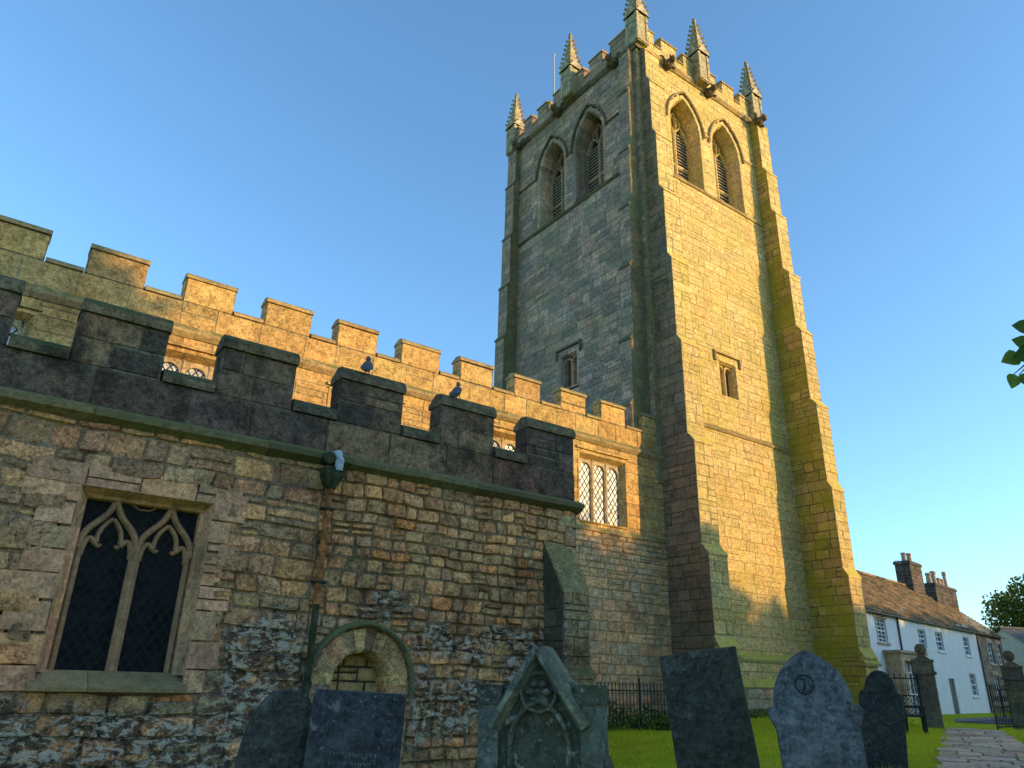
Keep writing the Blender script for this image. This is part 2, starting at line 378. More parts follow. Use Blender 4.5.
def bar(mb, F, pts, w, n0, n1, col):
    """flat bar along a polyline in the wall plane"""
    pts = [Vector((p[0], p[1])) for p in pts]; L = []; 
    for i, p in enumerate(pts):
        t = (pts[min(i+1, len(pts)-1)]-pts[max(i-1, 0)]).normalized(); nn = Vector((-t.y, t.x))*w/2
        L.append((p+nn, p-nn))
    vs = []; fs = []
    for a, b in L:
        ch = .25
        vs += [F.P(a.x, a.y, n0), F.P(a.x, a.y, n0+(n1-n0)*(1-ch)), F.P(a.x*(.65)+b.x*.35, a.y*.65+b.y*.35, n1), F.P(a.x*.35+b.x*.65, a.y*.35+b.y*.65, n1), F.P(b.x, b.y, n0+(n1-n0)*(1-ch)), F.P(b.x, b.y, n0)]
    k = 6
    for i in range(len(L)-1):
        for j in range(k-1): fs.append((i*k+j, i*k+j+1, (i+1)*k+j+1, (i+1)*k+j))
    fs.append(tuple(range(k))); fs.append(tuple((len(L)-1)*k+j for j in range(k)))
    mb.add(vs, fs, col)
def mould(mb, F, prof, u0, u1, colf, step=.9, rng=None):
    """horizontal moulding: closed profile of (n, z), cut into stones"""
    rng = rng or random.Random(int(u0*17+u1*31)); u = u0; k = len(prof)
    while u < u1-1e-6:
        e = min(u1, u+step*rng.uniform(.7, 1.3)); 
        if u1-e < step*.4: e = u1
        d = rng.uniform(-.009, .009)
        vs = [F.P(u+.003, z+d, n) for n, z in prof]+[F.P(e-.003, z+d, n) for n, z in prof]
        fs = [(i, (i+1) % k, k+(i+1) % k, k+i) for i in range(k)]+[tuple(range(k)), tuple(range(2*k-1, k-1, -1))]
        mb.add(vs, fs, colf(u, 0, rng)); u = e
    return mb
def coping_prof(z, th=.11, over=.06, depth=.5, rise=.1):
    return [(over, z-th), (over, z-th*.45), (0-.02, z), (-depth/2, z+rise*.2), (-depth-over, z-th*.6), (-depth-over, z-th)]

# ------------------------------------------------------------------ ground
def sstep(a, b, x): t = max(0., min(1., (x-a)/(b-a))); return t*t*(3-2*t)
PA, PB = Vector((12.4, 5.35)), Vector((24.6, 11.0))     # centre line of the path
PD = (PB-PA).normalized(); PN = Vector((-PD.y, PD.x))
def path_dist(x, y): return (Vector((x, y))-PA).dot(PN)
def ground(x, y):
    z = -1.47+.50*sstep(4, 12.5, x+.25*y-2.5)
    z += .25*sstep(15.5, 18.5, x)*sstep(11.5, 13.6, y)*(1-sstep(23, 26, x))
    d = -path_dist(x, y); s = (Vector((x, y))-PA).dot(PD)
    z += .30*sstep(.8, 3.2, d)*sstep(-6, 8, s)*(1-sstep(13.5, 16, s))
    z -= .05*sstep(14, 16, s)
    return z+EYE
def grass_ground_mat():
    mt, nt, b = newmat('lawn', .95, .0)
    tc = nt.nodes.new('ShaderNodeTexCoord').outputs['Object']
    c = mixn(nt, ramp(nt, noise(nt, tc, 1.3, 6, .6), .3, .7), (.28, .34, .02), (.42, .42, .035))
    c = mixn(nt, mathn(nt, 'MULTIPLY', ramp(nt, noise(nt, tc, 9, 5, .7), .55, .75), .6), c, (.24, .22, .06))
    nt.links.new(c, b.inputs['Base Color'])
    bp = nd(nt, 'ShaderNodeBump'); bp.inputs['Strength'].default_value = .8; bp.inputs['Distance'].default_value = .06
    nt.links.new(noise(nt, tc, 25, 6, .7), bp.inputs['Height']); nt.links.new(bp.outputs[0], b.inputs['Normal'])
    return mt
def grid_axis(fine0, fine1, step, far):
    a = list(np.arange(fine0, fine1+1e-6, step)); lo = []; hi = []; s = step
    x = fine0
    while x > -far: s *= 1.35; x -= s; lo.append(x)
    s = step; x = fine1
    while x < far: s *= 1.35; x += s; hi.append(x)
    return lo[::-1]+a+hi
mb = MB(); gx = grid_axis(-12, 46, .5, 700); gy = grid_axis(-14, 30, .5, 700)
vs = [(x, y, ground(x, y)) for y in gy for x in gx]; n = len(gx)
mb.add(vs, [(j*n+i, j*n+i+1, (j+1)*n+i+1, (j+1)*n+i) for j in range(len(gy)-1) for i in range(n-1)])
o = mb.build('ground', grass_ground_mat(), None, True); tag(o, kind='structure')
# flagged path up to the gate
mb = MB(); rng = random.Random(5); s = -14.
flag = palette([(.50, .38, .26), (.42, .33, .24), (.56, .43, .29), (.46, .34, .22)], .18)
while s < 14.2:
    l = rng.uniform(.35, .8); w = -.75+rng.uniform(-.06, .06); ww = []
    while w < .75-.1:
        e = w+rng.uniform(.35, .75)
        if .75-e < .2: e = .75+rng.uniform(-.06, .06)
        ww.append((w, e)); w = e
    for (a, b) in ww:
        t = rng.uniform(.02, .04); g = .02; P = []
        for (q, c) in ((s+g, a+g), (s+l-g, a+g), (s+l-g, b-g), (s+g, b-g)):
            p = PA+PD*q+PN*c; P.append((p.x, p.y, ground(p.x, p.y)+t+rng.uniform(-.004, .004)))
        P += [(p[0], p[1], p[2]-.08) for p in P]
        mb.add(P, [(0, 1, 2, 3), (0, 4, 5, 1), (1, 5, 6, 2), (2, 6, 7, 3), (3, 7, 4, 0)], flag(0, 0, rng))
    s += l
o = mb.build('path', M['cottage']); tag(o, kind='structure')

# ------------------------------------------------------------------ THE CHURCH
church = thing('church', 'battlemented stone parish church with a tall pinnacled west tower catching the low sun', 'church', (12, 14, .5))
RUB = [(.40, .31, .20), (.31, .27, .20), (.26, .24, .19), (.44, .32, .19), (.36, .24, .16), (.27, .28, .21), (.22, .20, .17), (.48, .37, .23), (.20, .17, .14)]
def rubcol(u, z, rng):
    c = rng.choice(RUB)
    c = tuple(a*.55+b*.45 for a, b in zip(c, (.27, .25, .20) if u < 4 else (.33, .27, .18)))
    if rng.random() < .03: c = (.40, .25, .13)
    c = (c[0]*1.9, c[1]*1.25, c[2]*.88)
    return jit(c, .22, rng)
ASH = palette([(.50, .35, .18), (.45, .32, .18), (.54, .38, .2), (.42, .31, .18), (.50, .33, .18)], .14)
CLE = palette([(.50, .325, .12), (.45, .30, .115), (.53, .345, .13), (.43, .285, .115)], .1)
DRK = palette([(.14, .10, .075), (.12, .09, .07), (.17, .12, .08), (.10, .08, .065), (.17, .11, .075), (.22, .15, .09)], .2)
DRS = palette([(.62, .33, .20), (.56, .31, .19), (.54, .33, .19), (.60, .34, .19), (.64, .35, .18)], .12)
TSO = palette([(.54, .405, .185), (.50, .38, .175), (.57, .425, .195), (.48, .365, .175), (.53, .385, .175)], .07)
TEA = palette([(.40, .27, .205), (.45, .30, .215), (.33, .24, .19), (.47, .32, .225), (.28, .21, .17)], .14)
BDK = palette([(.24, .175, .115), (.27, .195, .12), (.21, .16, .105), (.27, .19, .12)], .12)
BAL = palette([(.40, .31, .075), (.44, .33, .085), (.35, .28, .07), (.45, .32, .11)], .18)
TRM = palette([(.42, .31, .15), (.38, .29, .14), (.34, .26, .14)], .12)
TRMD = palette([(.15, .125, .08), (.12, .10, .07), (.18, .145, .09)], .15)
# --- aisle wall: coursed rubble with window and blocked door
S10 = south(10.0)
WIN = (.94, 2.43, 0., 2.06)
DX, DR = 4.75, .43
mb = MB()
solid_door = with_holes(-9, 8.62, [arch_hole(DX, DR, -1.2, -.06, DR, .16)])
iv = with_holes(-9, 8.62, [rect_hole(.80, 2.60, -.19, 2.26), arch_hole(DX, DR, -1.2, -.06, DR, .16)])
W10 = Wavy((0, 10, 0), (1, 0, 0), (0, -1, 0)); W10.base = south(10.0)
def clip_iv(f, a, b): return lambda z0, z1: [(max(a, c), min(b, d)) for (c, d) in f(z0, z1) if min(b, d)-max(a, c) > .02]
for (za, zb, f) in ((-1.6, -.20, solid_door), (-.20, 2.26, iv), (2.26, 2.88, iv)):
    masonry(mb, W10, za, zb, clip_iv(f, -9, 3.9), (.18, .30), (.24, .62), .018, .024, rubcol, 10+int(za*3), .014, 6, 5, .014, (.30, .21, .14), wob=.018, depthvar=.9)
    masonry(mb, W10, za, zb, clip_iv(f, 3.9, 8.62), (.15, .23), (.18, .40), .018, .024, rubcol, 20+int(za*3), .013, 6, 5, .014, (.24, .165, .10), wob=.018, depthvar=.9)
mb.build('aisle_wall', M['rubble'], church)
# toothed dressed stones round the window
mb = MB()
rng = random.Random(8); z = -.20; k = 0
while z < 2.2:
    h = rng.uniform(.24, .36); zt = min(z+h, 2.24)
    if 2.24-zt < .15: zt = 2.24
    for (a, b) in ((.80-(.46 if k % 2 else .33)+rng.uniform(-.04, .04), .925), (2.445, 2.66+(.18 if k % 2 else .06)+rng.uniform(-.03, .04))):
        masonry(mb, S10, z, zt, solid(a, b), (zt-z, zt-z), (9, 9), .010, .030, DRS, k*7+int(a*10), .002, 3, 3, .007)
    z = zt; k += 1
for (a, b) in ((.36, .95), (.95, 1.55), (1.55, 2.22), (2.22, 2.82)):
    masonry(mb, S10, 2.075, 2.34, solid(a, b), (.265, .265), (9, 9), .010, .032, DRS, int(a*100), .002, 3, 3, .007)
mb.build('window_surround', M['dressed'], church)
# west quoins
mb = MB()
z = -1.2; k = 0
while z < 2.86:
    zt = min(2.88, z+rng.uniform(.24, .34)); w = .45 if k % 2 else .26
    masonry(mb, S10, z, zt, solid(8.66-w, 8.66), (1, 1), (9, 9), .012, .035, ASH, 100+k, .006, 4, 4, .01); 
    masonry(mb, Frame((8.64, 0, 0), (0, 1, 0), (1, 0, 0)), z, zt, solid(9.96, 10.4 if k % 2 else 10.25), (1, 1), (9, 9), .014, .03, ASH, 140+k, .01, 4, 4, .018)
    z = zt; k += 1
masonry(mb, Frame((8.60, 0, 0), (0, 1, 0), (1, 0, 0)), -1.2, 2.9, solid(10.0, 14.5), (.15, .25), (.2, .45), .02, .04, rubcol, 14, .02, 4, 4, .03)
mb.build('quoins', M['rubble'], church)
# --- aisle window
wp = MB(); rng = random.Random(4)
u0, u1, z0, z1 = WIN
prof = [(.03, .02), (.015, .034), (-.05, -.12), (-.085, -.15), (-.10, -.30)]
def rect_path(o): return [(u0-o, z0), (u0-o, .55), (u0-o, 1.1), (u0-o, 1.6), (u0-o, z1+o), (1.45, z1+o), (1.95, z1+o), (u1+o, z1+o), (u1+o, 1.55), (u1+o, 1.0), (u1+o, .5), (u1+o, z0)]
sweep(wp, S10, rect_path, prof, DRS, 1, rng)
win = wp.build('window', M['dressed'], church)
sb = MB()
mould(sb, S10, [(.12, -.19), (.13, -.15), (-.17, .03), (-.35, .03), (-.35, -.19)], u0-.09, u1+.06, palette([(.36, .25, .13), (.31, .22, .12)], .1), .7, rng)
sb.build('sill', M['tracery'], win, False)
tb = MB(); tc_ = (.36, .22, .13)
iu0, iu1 = u0+.10, u1-.10; mid = (iu0+iu1)/2
NB, NF = -.30, -.17
bar(tb, S10, [(mid, .02), (mid, 1.44)], .125, NB, NF+.02, tc_)
bar(tb, S10, [(iu0+.03, .02), (iu0+.03, 1.46)], .07, NB, NF, tc_)
bar(tb, S10, [(iu1-.03, .02), (iu1-.03, 1.46)], .07, NB, NF, tc_)
def bez(p, n=14):
    out = []
    for i in range(n+1):
        t = i/n; a = (1-t)**3; b = 3*t*(1-t)**2; c = 3*t*t*(1-t); d = t**3
        out.append((a*p[0][0]+b*p[1][0]+c*p[2][0]+d*p[3][0], a*p[0][1]+b*p[1][1]+c*p[2][1]+d*p[3][1]))
    return out
for (a, b) in ((iu0, mid), (mid, iu1)):
    c = (a+b)/2; w = (b-a)/2
    for sg in (-1, 1):
        # ogee outer curve from springing to the head
        bar(tb, S10, bez([(c+sg*w*.98, 1.38), (c+sg*w*.95, 1.72), (c+sg*.08, 1.66), (c, 2.0)]), .075, NB, NF+.01, tc_)
        # cusped inner head
        bar(tb, S10, bez([(c+sg*(w-.05), 1.30), (c+sg*(w-.05), 1.50), (c+sg*w*.62, 1.56), (c+sg*w*.42, 1.44)]), .065, NB, NF-.01, tc_)
        bar(tb, S10, bez([(c+sg*w*.40, 1.47), (c+sg*w*.46, 1.60), (c+sg*w*.22, 1.70), (c, 1.76)]), .055, NB, NF-.01, tc_)
        bar(tb, S10, bez([(c+sg*w*.45, 1.47), (c+sg*w*.36, 1.40), (c+sg*w*.30, 1.42), (c+sg*w*.26, 1.45)]), .045, NB, NF-.02, tc_)
    bar(tb, S10, [(c, 1.97), (c, z1-.0)], .07, NB, NF+.01, tc_)
# upper daggers between the ogees
for sg in (-1, 1):
    bar(tb, S10, bez([(mid, 1.92), (mid+sg*.06, 1.90), (mid+sg*.14, 1.95), (mid+sg*.19, 2.05)]), .025, NB, NF-.03, tc_)
tb.build('tracery', M['tracery'], win)
gb = MB(); gb.add([S10.P(u0-.05, -.05, -.24), S10.P(u1+.05, -.05, -.24), S10.P(u1+.05, z1+.1, -.24), S10.P(u0-.05, z1+.1, -.24)], [(0, 1, 2, 3)])
gb.build('glass', M['glass_dark'], win)
# --- blocked round-headed doorway
db = MB(); rng = random.Random(9)
DV = palette([(.62, .41, .19), (.46, .31, .16), (.36, .26, .16), (.66, .44, .21), (.26, .18, .11), (.54, .31, .16)], .15)
def dpath(o): return arch_path(DX, DR, -1.2, -.06, DR, o, 6)
sweep(db, S10, dpath, [(.30, .02), (.29, .045), (.02, .045), (-.01, .02), (-.03, -.05), (-.03, -.34)], DV, 1, rng)
door = db.build('blocked_doorway', M['rubble'], church)
hb = MB()
def hpath(o): return arch_path(DX, DR, -.2, -.06, DR, o, 8)
sweep(hb, S10, hpath, [(.31, .06), (.32, .11), (.35, .13), (.38, .11), (.40, .05)], palette([(.17, .165, .10), (.13, .13, .085)], .15), 2, rng)
hb.build('hood_mould', M['cornice'], door)
ib = MB(); masonry(ib, S10.off(-.30), -1.2, .5, solid(DX-.5, DX+.5), (.17, .21), (.28, .42), .02, .025, palette([(.48, .34, .16), (.54, .38, .18), (.42, .31, .15)], .1), 3, .006, 4, 4, .02, (.06, .05, .04))
ib.build('blocking_stones', M['dressed'], door, True)
# --- aisle buttress near the west end
def buttress(name, mat, prof, u0, u1, F, colS, colF, hs=(.22, .34), ls=(.3, .6), matF=None, seed=1, proud=.012, sides=(0, 1)):
    """prof: list of stages (z_bottom, z_top, n_bottom_front, slope_height) from the bottom up; front projects n; the top of each stage slopes back"""
    root = MB(); fr = MB(); rng = random.Random(seed)
    for i, (za, zb, n, sh, nn) in enumerate(prof):
        # front face
        masonry(fr, F.off(n), za, zb, solid(u0+.004, u1-.004), hs, ls, .010, proud, colF, seed+i, .004, 3, 3, .01, (.2, .18, .13))
        # sides: stones as quads running from wall (n=0) to front
        for si in sides:
            uu = u0 if si == 0 else u1; d = -1 if si == 0 else 1
            G = Frame(F.O+F.U*(uu-.0), F.N, F.U*d)
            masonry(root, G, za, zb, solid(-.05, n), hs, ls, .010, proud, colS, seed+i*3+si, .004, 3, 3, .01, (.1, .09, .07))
        # weathering slope with drip
        if sh > 0:
            c = colF(0, 0, rng)
            ov = .035
            pr = [(n+ov, zb-.03), (n+ov, zb+.02), (nn, zb+sh), (nn-.03, zb+sh), (nn-.03, zb-.03)]
            mould(fr, F, pr, u0-.012, u1+.012, colF, 5, rng)
            for si in sides:
                uu, d = ((u0, -1) if si == 0 else (u1, 1)); e = uu+d*.018
                root.add([F.P(e, zb-.03, n), F.P(e, zb, n), F.P(e, zb+sh-.02, nn), F.P(e, zb-.03, nn-.03)], [(0, 1, 2, 3)], colS(0, 0, rng))
    a = root.build(name, mat, church, False); b = fr.build('buttress_front', matF or mat, a, False)
    return a
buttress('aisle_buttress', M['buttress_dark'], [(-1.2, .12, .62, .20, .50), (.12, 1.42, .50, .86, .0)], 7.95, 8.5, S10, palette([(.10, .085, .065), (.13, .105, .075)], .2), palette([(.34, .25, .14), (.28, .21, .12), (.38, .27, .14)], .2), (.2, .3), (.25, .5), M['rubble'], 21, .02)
# --- aisle cornice and parapet
cb = MB(); mould(cb, S10, [(.0, 2.84), (.15, 2.92), (.17, 2.99), (.06, 3.06), (-.3, 3.06), (-.3, 2.84)], -9, 8.74, palette([(.20, .17, .10), (.15, .13, .09), (.23, .19, .11)], .15), 1.1)
cb.build('aisle_cornice', M['cornice'], church)
pb = MB(); SP = south(9.985)
masonry(pb, SP, 3.05, 3.56, solid(-9, 8.64), (.51, .51), (.6, 1.2), .012, .014, DRK, 31, .006, 3, 3, .014, (.14, .12, .09))
masonry(pb, Frame((8.64, 0, 0), (0, 1, 0), (1, 0, 0)), 3.05, 3.56, solid(9.985, 10.36), (.26, .26), (.6, 1.), .012, .01, DRK, 32, 0, 3, 3, .01)
pb.box((-9, 10.0, EYE+3.05), (8.62, 10.35, EYE+3.56), (.08, .07, .06))
pb.build('aisle_parapet', M['parapet'], church)
merl = [(-8.15, -7.1), (-6.35, -5.3), (-4.6, -3.5), (-2.8, -1.75), (-1.3, -.22), (.46, 1.50), (2.22, 3.27), (3.99, 5.05), (5.76, 6.82), (7.55, 8.62)]
def merlon(name, a, b, z0, z1, Y, D, colf, mat, matc, seed, over=.06, th=.13, copcol=None):
    mbm = MB(); F = south(Y)
    one = z0 > 5; masonry(mbm, F, z0, z1, solid(a, b), ((z1-z0)/(1 if one else 2),)*2, (.9, 1.4) if one else (.4, .8), .012, .014, colf, seed, .006, 3, 3, .014, (.15, .13, .1))
    for (x, s_) in ((a, -1), (b, 1)):
        masonry(mbm, Frame((x, 0, 0), (0, 1, 0), (s_, 0, 0)), z0, z1, solid(Y, Y+D), ((z1-z0)/2, (z1-z0)/2), (.5, .9), .01, .008, colf, seed+s_, 0, 3, 3, .01)
    mbm.box((a+.004, Y+.02, EYE+z0), (b-.004, Y+D, EYE+z1), colf(0, 0, random.Random(seed)))
    o = mbm.build('merlon', mat, church)
    c = MB(); mould(c, F, coping_prof(z1+th, th, over, D, .12), a-.022, b+.022, copcol or colf, 9)
    c.build('coping', matc, o); return o
for i, (a, b) in enumerate(merl):
    merlon('merlon', a, b, 3.56, 4.26, 9.985, .36, DRK, M['parapet'], M['parapet'], 50+i, copcol=TRMD, th=.20, over=.05)
cr = MB(); edges = [-9]+[x for ab in merl for x in ab]+[8.6]
for i in range(0, len(edges)-1, 2):
    a, b = edges[i], edges[i+1]
    if b-a > .1: cr = MB(); mould(cr, SP, coping_prof(3.56+.19, .19, .05, .36, .1), a+.025, b-.025, TRMD, 9); cr.build('crenel_coping', M['parapet'], church)
# --- roofs and cores
k = MB(); k.add([(-9, 10.3, EYE+3.35), (8.6, 10.3, EYE+3.35), (8.6, 14.6, EYE+4.0), (-9, 14.6, EYE+4.0)], [(0, 1, 2, 3)]); k.build('aisle_roof', M['lead'], church)
k = MB(); k.box((-9, 10.5, .1), (8.5, 14.4, EYE+2.8)); k.box((-9, 14.85, .1), (16., 22.5, EYE+6.2)); k.box((16.5, 15.2, .1), (22.2, 21.6, EYE+22.0)); k.build('inner_core', M['core'], church)
k = MB(); k.add([(-9, 14.8, EYE+6.5), (15.7, 14.8, EYE+6.5), (15.7, 18.6, EYE+7.1), (-9, 18.6, EYE+7.1), (15.7, 22.5, EYE+6.5), (-9, 22.5, EYE+6.5)], [(0, 1, 2, 3), (3, 2, 4, 5)]); k.build('nave_roof', M['lead'], church)
# --- nave: lower wall west of the aisle, clerestory above
YC = 14.5; SN = south(YC)
mb = MB()
NAV = palette([(.62, .40, .20), (.55, .37, .20), (.64, .39, .20), (.50, .37, .22), (.62, .36, .19), (.48, .36, .22)], .13)
masonry(mb, SN, -1.5, 2.6, solid(8.5, 16.2), (.2, .3), (.24, .55), .012, .012, NAV, 61, .008, 4, 4, .012, (.36, .26, .15), wob=.01)
masonry(mb, SN, 2.6, 3.78, solid(8.5, 16.2), (.14, .22), (.24, .6), .012, .012, NAV, 62, .01, 4, 4, .012, (.36, .26, .15), wob=.01)
mb.build('nave_wall', M['nave'], church)
mb = MB(); mould(mb, SN, [(-.05, 3.74), (.05, 3.76), (.06, 3.80), (0.01, 3.90), (-.05, 3.90)], 8.5, 16.2, TRM, 1.0); mb.build('nave_string', M['trim'], church)
cw = [13.57, 10.02, 6.42, 2.82, -.88, -4.5, -8.1]
HW = .86
mb = MB()
for (za, zb, hl) in ((3.86, 4.02, []), (4.02, 5.89, [rect_hole(c-HW, c+HW, 3.9, 6.0) for c in cw]), (5.89, 6.18, [])): masonry(mb, SN, za, zb, with_holes(-9.6, 16.2, hl), (.28, .36), (.45, .95), .008, .012, CLE, 63+int(za*10), .003, 3, 3, .01, (.3, .25, .17))
mb.build('clerestory_wall', M['clere'], church)
def clere_window(c):
    b = MB(); rng = random.Random(int(c*10)+99)
    def rp(o): return [(c-HW-o, 4.02), (c-HW-o, 4.7), (c-HW-o, 5.4), (c-HW-o, 5.85+o), (c-.3, 5.85+o), (c+.3, 5.85+o), (c+HW+o, 5.85+o), (c+HW+o, 5.4), (c+HW+o, 4.7), (c+HW+o, 4.02)]
    sweep(b, SN, rp, [(.06, .01), (.05, .03), (0, .028), (-.10, -.14), (-.10, -.24)], CLE, 1, rng)
    mould(b, SN, [(.05, 3.96), (.05, 4.0), (-.2, 4.07), (-.2, 3.96)], c-HW, c+HW, CLE, 9, rng)
    o = b.build('clerestory_window', M['clere'], church)
    t = MB(); iw = (2*HW-.20)/3; col = (.42, .33, .2)
    for i in range(4):
        u = c-HW+.10+iw*i; bar(t, SN, [(u, 4.03), (u, 5.80)], .11 if 0 < i < 3 else .05, -.24, -.12, col)
    for i in range(3):
        a = c-HW+.10+iw*i+.05; e = a+iw-.10; w = (e-a)/2; m_ = (a+e)/2; zs = 5.46
        inner = arch_path(m_, w, zs-.1, zs, w*.95, 0, 6); 
        outer = []
        for (uu, zz) in inner: outer.append((a-.02 if uu <= m_-w*.98 else (e+.02 if uu >= m_+w*.98 else uu), zz if zz <= zs else 5.86))
        for j in range(len(inner)-1):
            q = [inner[j], inner[j+1], outer[j+1], outer[j]]
            t.add([SN.P(*p, -.14) for p in q]+[SN.P(*inner[j], -.24), SN.P(*inner[j+1], -.24)], [(0, 1, 2, 3), (0, 1, 5, 4)], col)
    t.build('mullions', M['clere'], o)
    g = MB(); g.add([SN.P(c-HW, 4.0, -.19), SN.P(c+HW, 4.0, -.19), SN.P(c+HW, 6.0, -.19), SN.P(c-HW, 6.0, -.19)], [(0, 1, 2, 3)]); g.build('glass', M['glass_pale'], o)
    l = MB(); mould(l, SN, [(.0, 5.94), (.07, 5.95), (.07, 5.99), (.0, 6.04), (-.02, 5.98)], c-HW-.1, c+HW+.1, CLE, 9, rng); l.build('label_mould', M['clere'], o)
for c in cw: clere_window(c)
mb = MB(); mould(mb, SN, [(-.02, 6.16), (.03, 6.17), (.10, 6.26), (.11, 6.32), (.03, 6.42), (-.3, 6.42), (-.3, 6.16)], -9.6, 16.15, TRM, 1.0)
mb.build('clerestory_string', M['trim'], church)
mb = MB(); SC = south(YC-.01)
masonry(mb, SC, 6.41, 6.92, solid(-9.6, 16.15), (.5, .5), (.6, 1.1), .008, .01, CLE, 64, .004, 3, 3, .01, (.3, .25, .17)); mb.box((-9.6, YC+.01, EYE+6.4), (16.1, YC+.33, EYE+6.92), (.36, .3, .2))
mb.build('clerestory_parapet', M['clere'], church)
cm = []; x = 13.52
pitchs = [-.14-.98, .54, 2.28, 3.92, 5.56, 7.17, 8.81, 10.49, 12.06, 13.54]
ends = [-.14, 1.55, 3.26, 4.93, 6.53, 8.22, 9.81, 11.36, 12.97, 14.49]
cm = list(zip(pitchs, ends)); cm = [(-9.5, -8.6), (-7.8, -6.9), (-6.1, -5.2), (-4.45, -3.5), (-2.8, -1.85)]+cm+[(15.2, 16.05)]
for i, (a, b) in enumerate(cm): merlon('merlon', a, b, 6.92, 7.46, YC-.01, .34, CLE, M['clere'], M['trim'], 80+i, .045, .12, copcol=TRM)
cr = MB(); edges = [-9.6]+[x for ab in cm for x in ab]
for i in range(0, len(edges)-1, 2):
    a, b = edges[i], edges[i+1]
    if b-a > .15: cr = MB(); mould(cr, SC, coping_prof(6.92+.11, .11, .045, .34, .1), a+.025, b-.025, TRM, 9); cr.build('crenel_coping', M['trim'], church)

# ------------------------------------------------------------------ tower
TX0, TX1, TY0, TY1 = 15.75, 22.95, 14.45, 22.35
ST = south(TY0); ET = east(TX0)
ZB = -1.1; ZP = 22.38
SW_ = [(18.23, .80), (20.63, .80)]                         # belfry openings south: centre, half width
EW_ = [(17.15, .76), (19.42, .76)]
BZ0, BZS, BH = 17.24, 19.75, 1.42
mb = MB()
holes = [arch_hole(c, w, BZ0, BZS, BH, .16) for c, w in SW_]+[rect_hole(18.90, 19.93, 8.98, 10.42)]
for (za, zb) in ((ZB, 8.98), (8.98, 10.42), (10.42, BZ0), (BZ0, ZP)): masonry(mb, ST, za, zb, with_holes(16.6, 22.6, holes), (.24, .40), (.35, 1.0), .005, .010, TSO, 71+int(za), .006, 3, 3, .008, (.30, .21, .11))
masonry(mb, ST, 5.5, ZP, solid(TX0, 15.96), (.26, .34), (.5, .6), .006, .006, palette([(.24, .19, .11), (.27, .21, .12)], .12), 75, .004, 3, 3, .008)  # corner sliver, its shade beside the buttress put into a darker brown
mb.build('tower_south_wall', M['tower_south'], church)
mb = MB()
holes = [arch_hole(c, w, BZ0, BZS-.05, BH, .16) for c, w in EW_]+[rect_hole(17.92, 18.95, 9.60, 11.12)]
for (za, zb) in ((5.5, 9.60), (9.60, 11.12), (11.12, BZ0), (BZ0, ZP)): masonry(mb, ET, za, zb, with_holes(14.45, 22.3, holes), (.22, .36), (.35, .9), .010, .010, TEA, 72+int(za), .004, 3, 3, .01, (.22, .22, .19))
mb.build('tower_east_wall', M['tower_east'], church)
mb = MB()
mb.add([(TX0, TY1, .1), (TX1, TY1, .1), (TX1, TY1, EYE+ZP), (TX0, TY1, EYE+ZP)], [(0, 1, 2, 3)], (.3, .27, .2))
mb.add([(TX1, TY0, .1), (TX1, TY1, .1), (TX1, TY1, EYE+ZP), (TX1, TY0, EYE+ZP)], [(0, 1, 2, 3)], (.4, .33, .2))
mb.add([(TX0, TY0, EYE+22.3), (TX1, TY0, EYE+22.3), (TX1, TY1, EYE+22.3), (TX0, TY1, EYE+22.3)], [(0, 1, 2, 3)], (.2, .2, .2))
mb.build('tower_rear_walls', M['tower_east'], church)
# buttress stages: (z bottom, z top, projection, slope height, next projection)
def stages(zs, ns, sl=.3):
    out = []
    for i in range(len(ns)):
        nn = ns[i+1] if i+1 < len(ns) else 0
        za = zs[i] + (sl if i > 0 else 0); zb = zs[i+1]
        if i > 0: za = zs[i]
        out.append((za, zb, ns[i], sl, nn))
    return out
se = stages([ZB, .95, 3.35, 6.55, 9.75, 12.75, 15.5, 18.0, 20.5, 22.1], [1.55, 1.43, 1.22, 1.0, .85, .70, .52, .38, .24], .3)
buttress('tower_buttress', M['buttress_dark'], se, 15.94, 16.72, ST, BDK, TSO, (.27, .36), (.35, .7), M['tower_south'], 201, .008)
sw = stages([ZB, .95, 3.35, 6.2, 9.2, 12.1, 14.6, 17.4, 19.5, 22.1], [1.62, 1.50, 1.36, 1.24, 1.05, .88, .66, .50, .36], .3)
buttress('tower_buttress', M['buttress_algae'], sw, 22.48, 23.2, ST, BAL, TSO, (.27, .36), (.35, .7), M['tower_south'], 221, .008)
# east-facing buttresses
ee = stages([ZB, 5.5, 7.8, 10.0, 12.7, 15.1, 17.5, 20.2, 22.1], [1.02, .83, .73, .62, .52, .43, .34, .26], .22)
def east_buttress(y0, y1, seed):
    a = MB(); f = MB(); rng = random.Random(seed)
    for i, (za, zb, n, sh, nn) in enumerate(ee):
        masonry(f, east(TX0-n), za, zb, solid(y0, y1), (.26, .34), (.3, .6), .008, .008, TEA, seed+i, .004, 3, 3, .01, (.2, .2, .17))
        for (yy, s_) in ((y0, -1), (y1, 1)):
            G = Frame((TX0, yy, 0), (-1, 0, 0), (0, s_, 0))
            masonry(a, G, za, zb, solid(-.3, n), (.26, .34), (.3, .6), .008, .008, palette([(.20, .165, .085), (.18, .15, .085), (.22, .175, .09)], .12) if s_ < 0 else TEA, seed+i+40, .004, 3, 3, .01, (.2, .18, .13))  # south side palette darkened to brown: its shade is put into the colour
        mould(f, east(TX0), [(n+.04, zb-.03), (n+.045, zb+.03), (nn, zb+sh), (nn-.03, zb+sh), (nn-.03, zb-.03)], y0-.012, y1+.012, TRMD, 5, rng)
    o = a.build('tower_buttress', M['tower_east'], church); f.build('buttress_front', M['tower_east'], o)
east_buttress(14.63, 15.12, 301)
east_buttress(21.65, 22.25, 341)
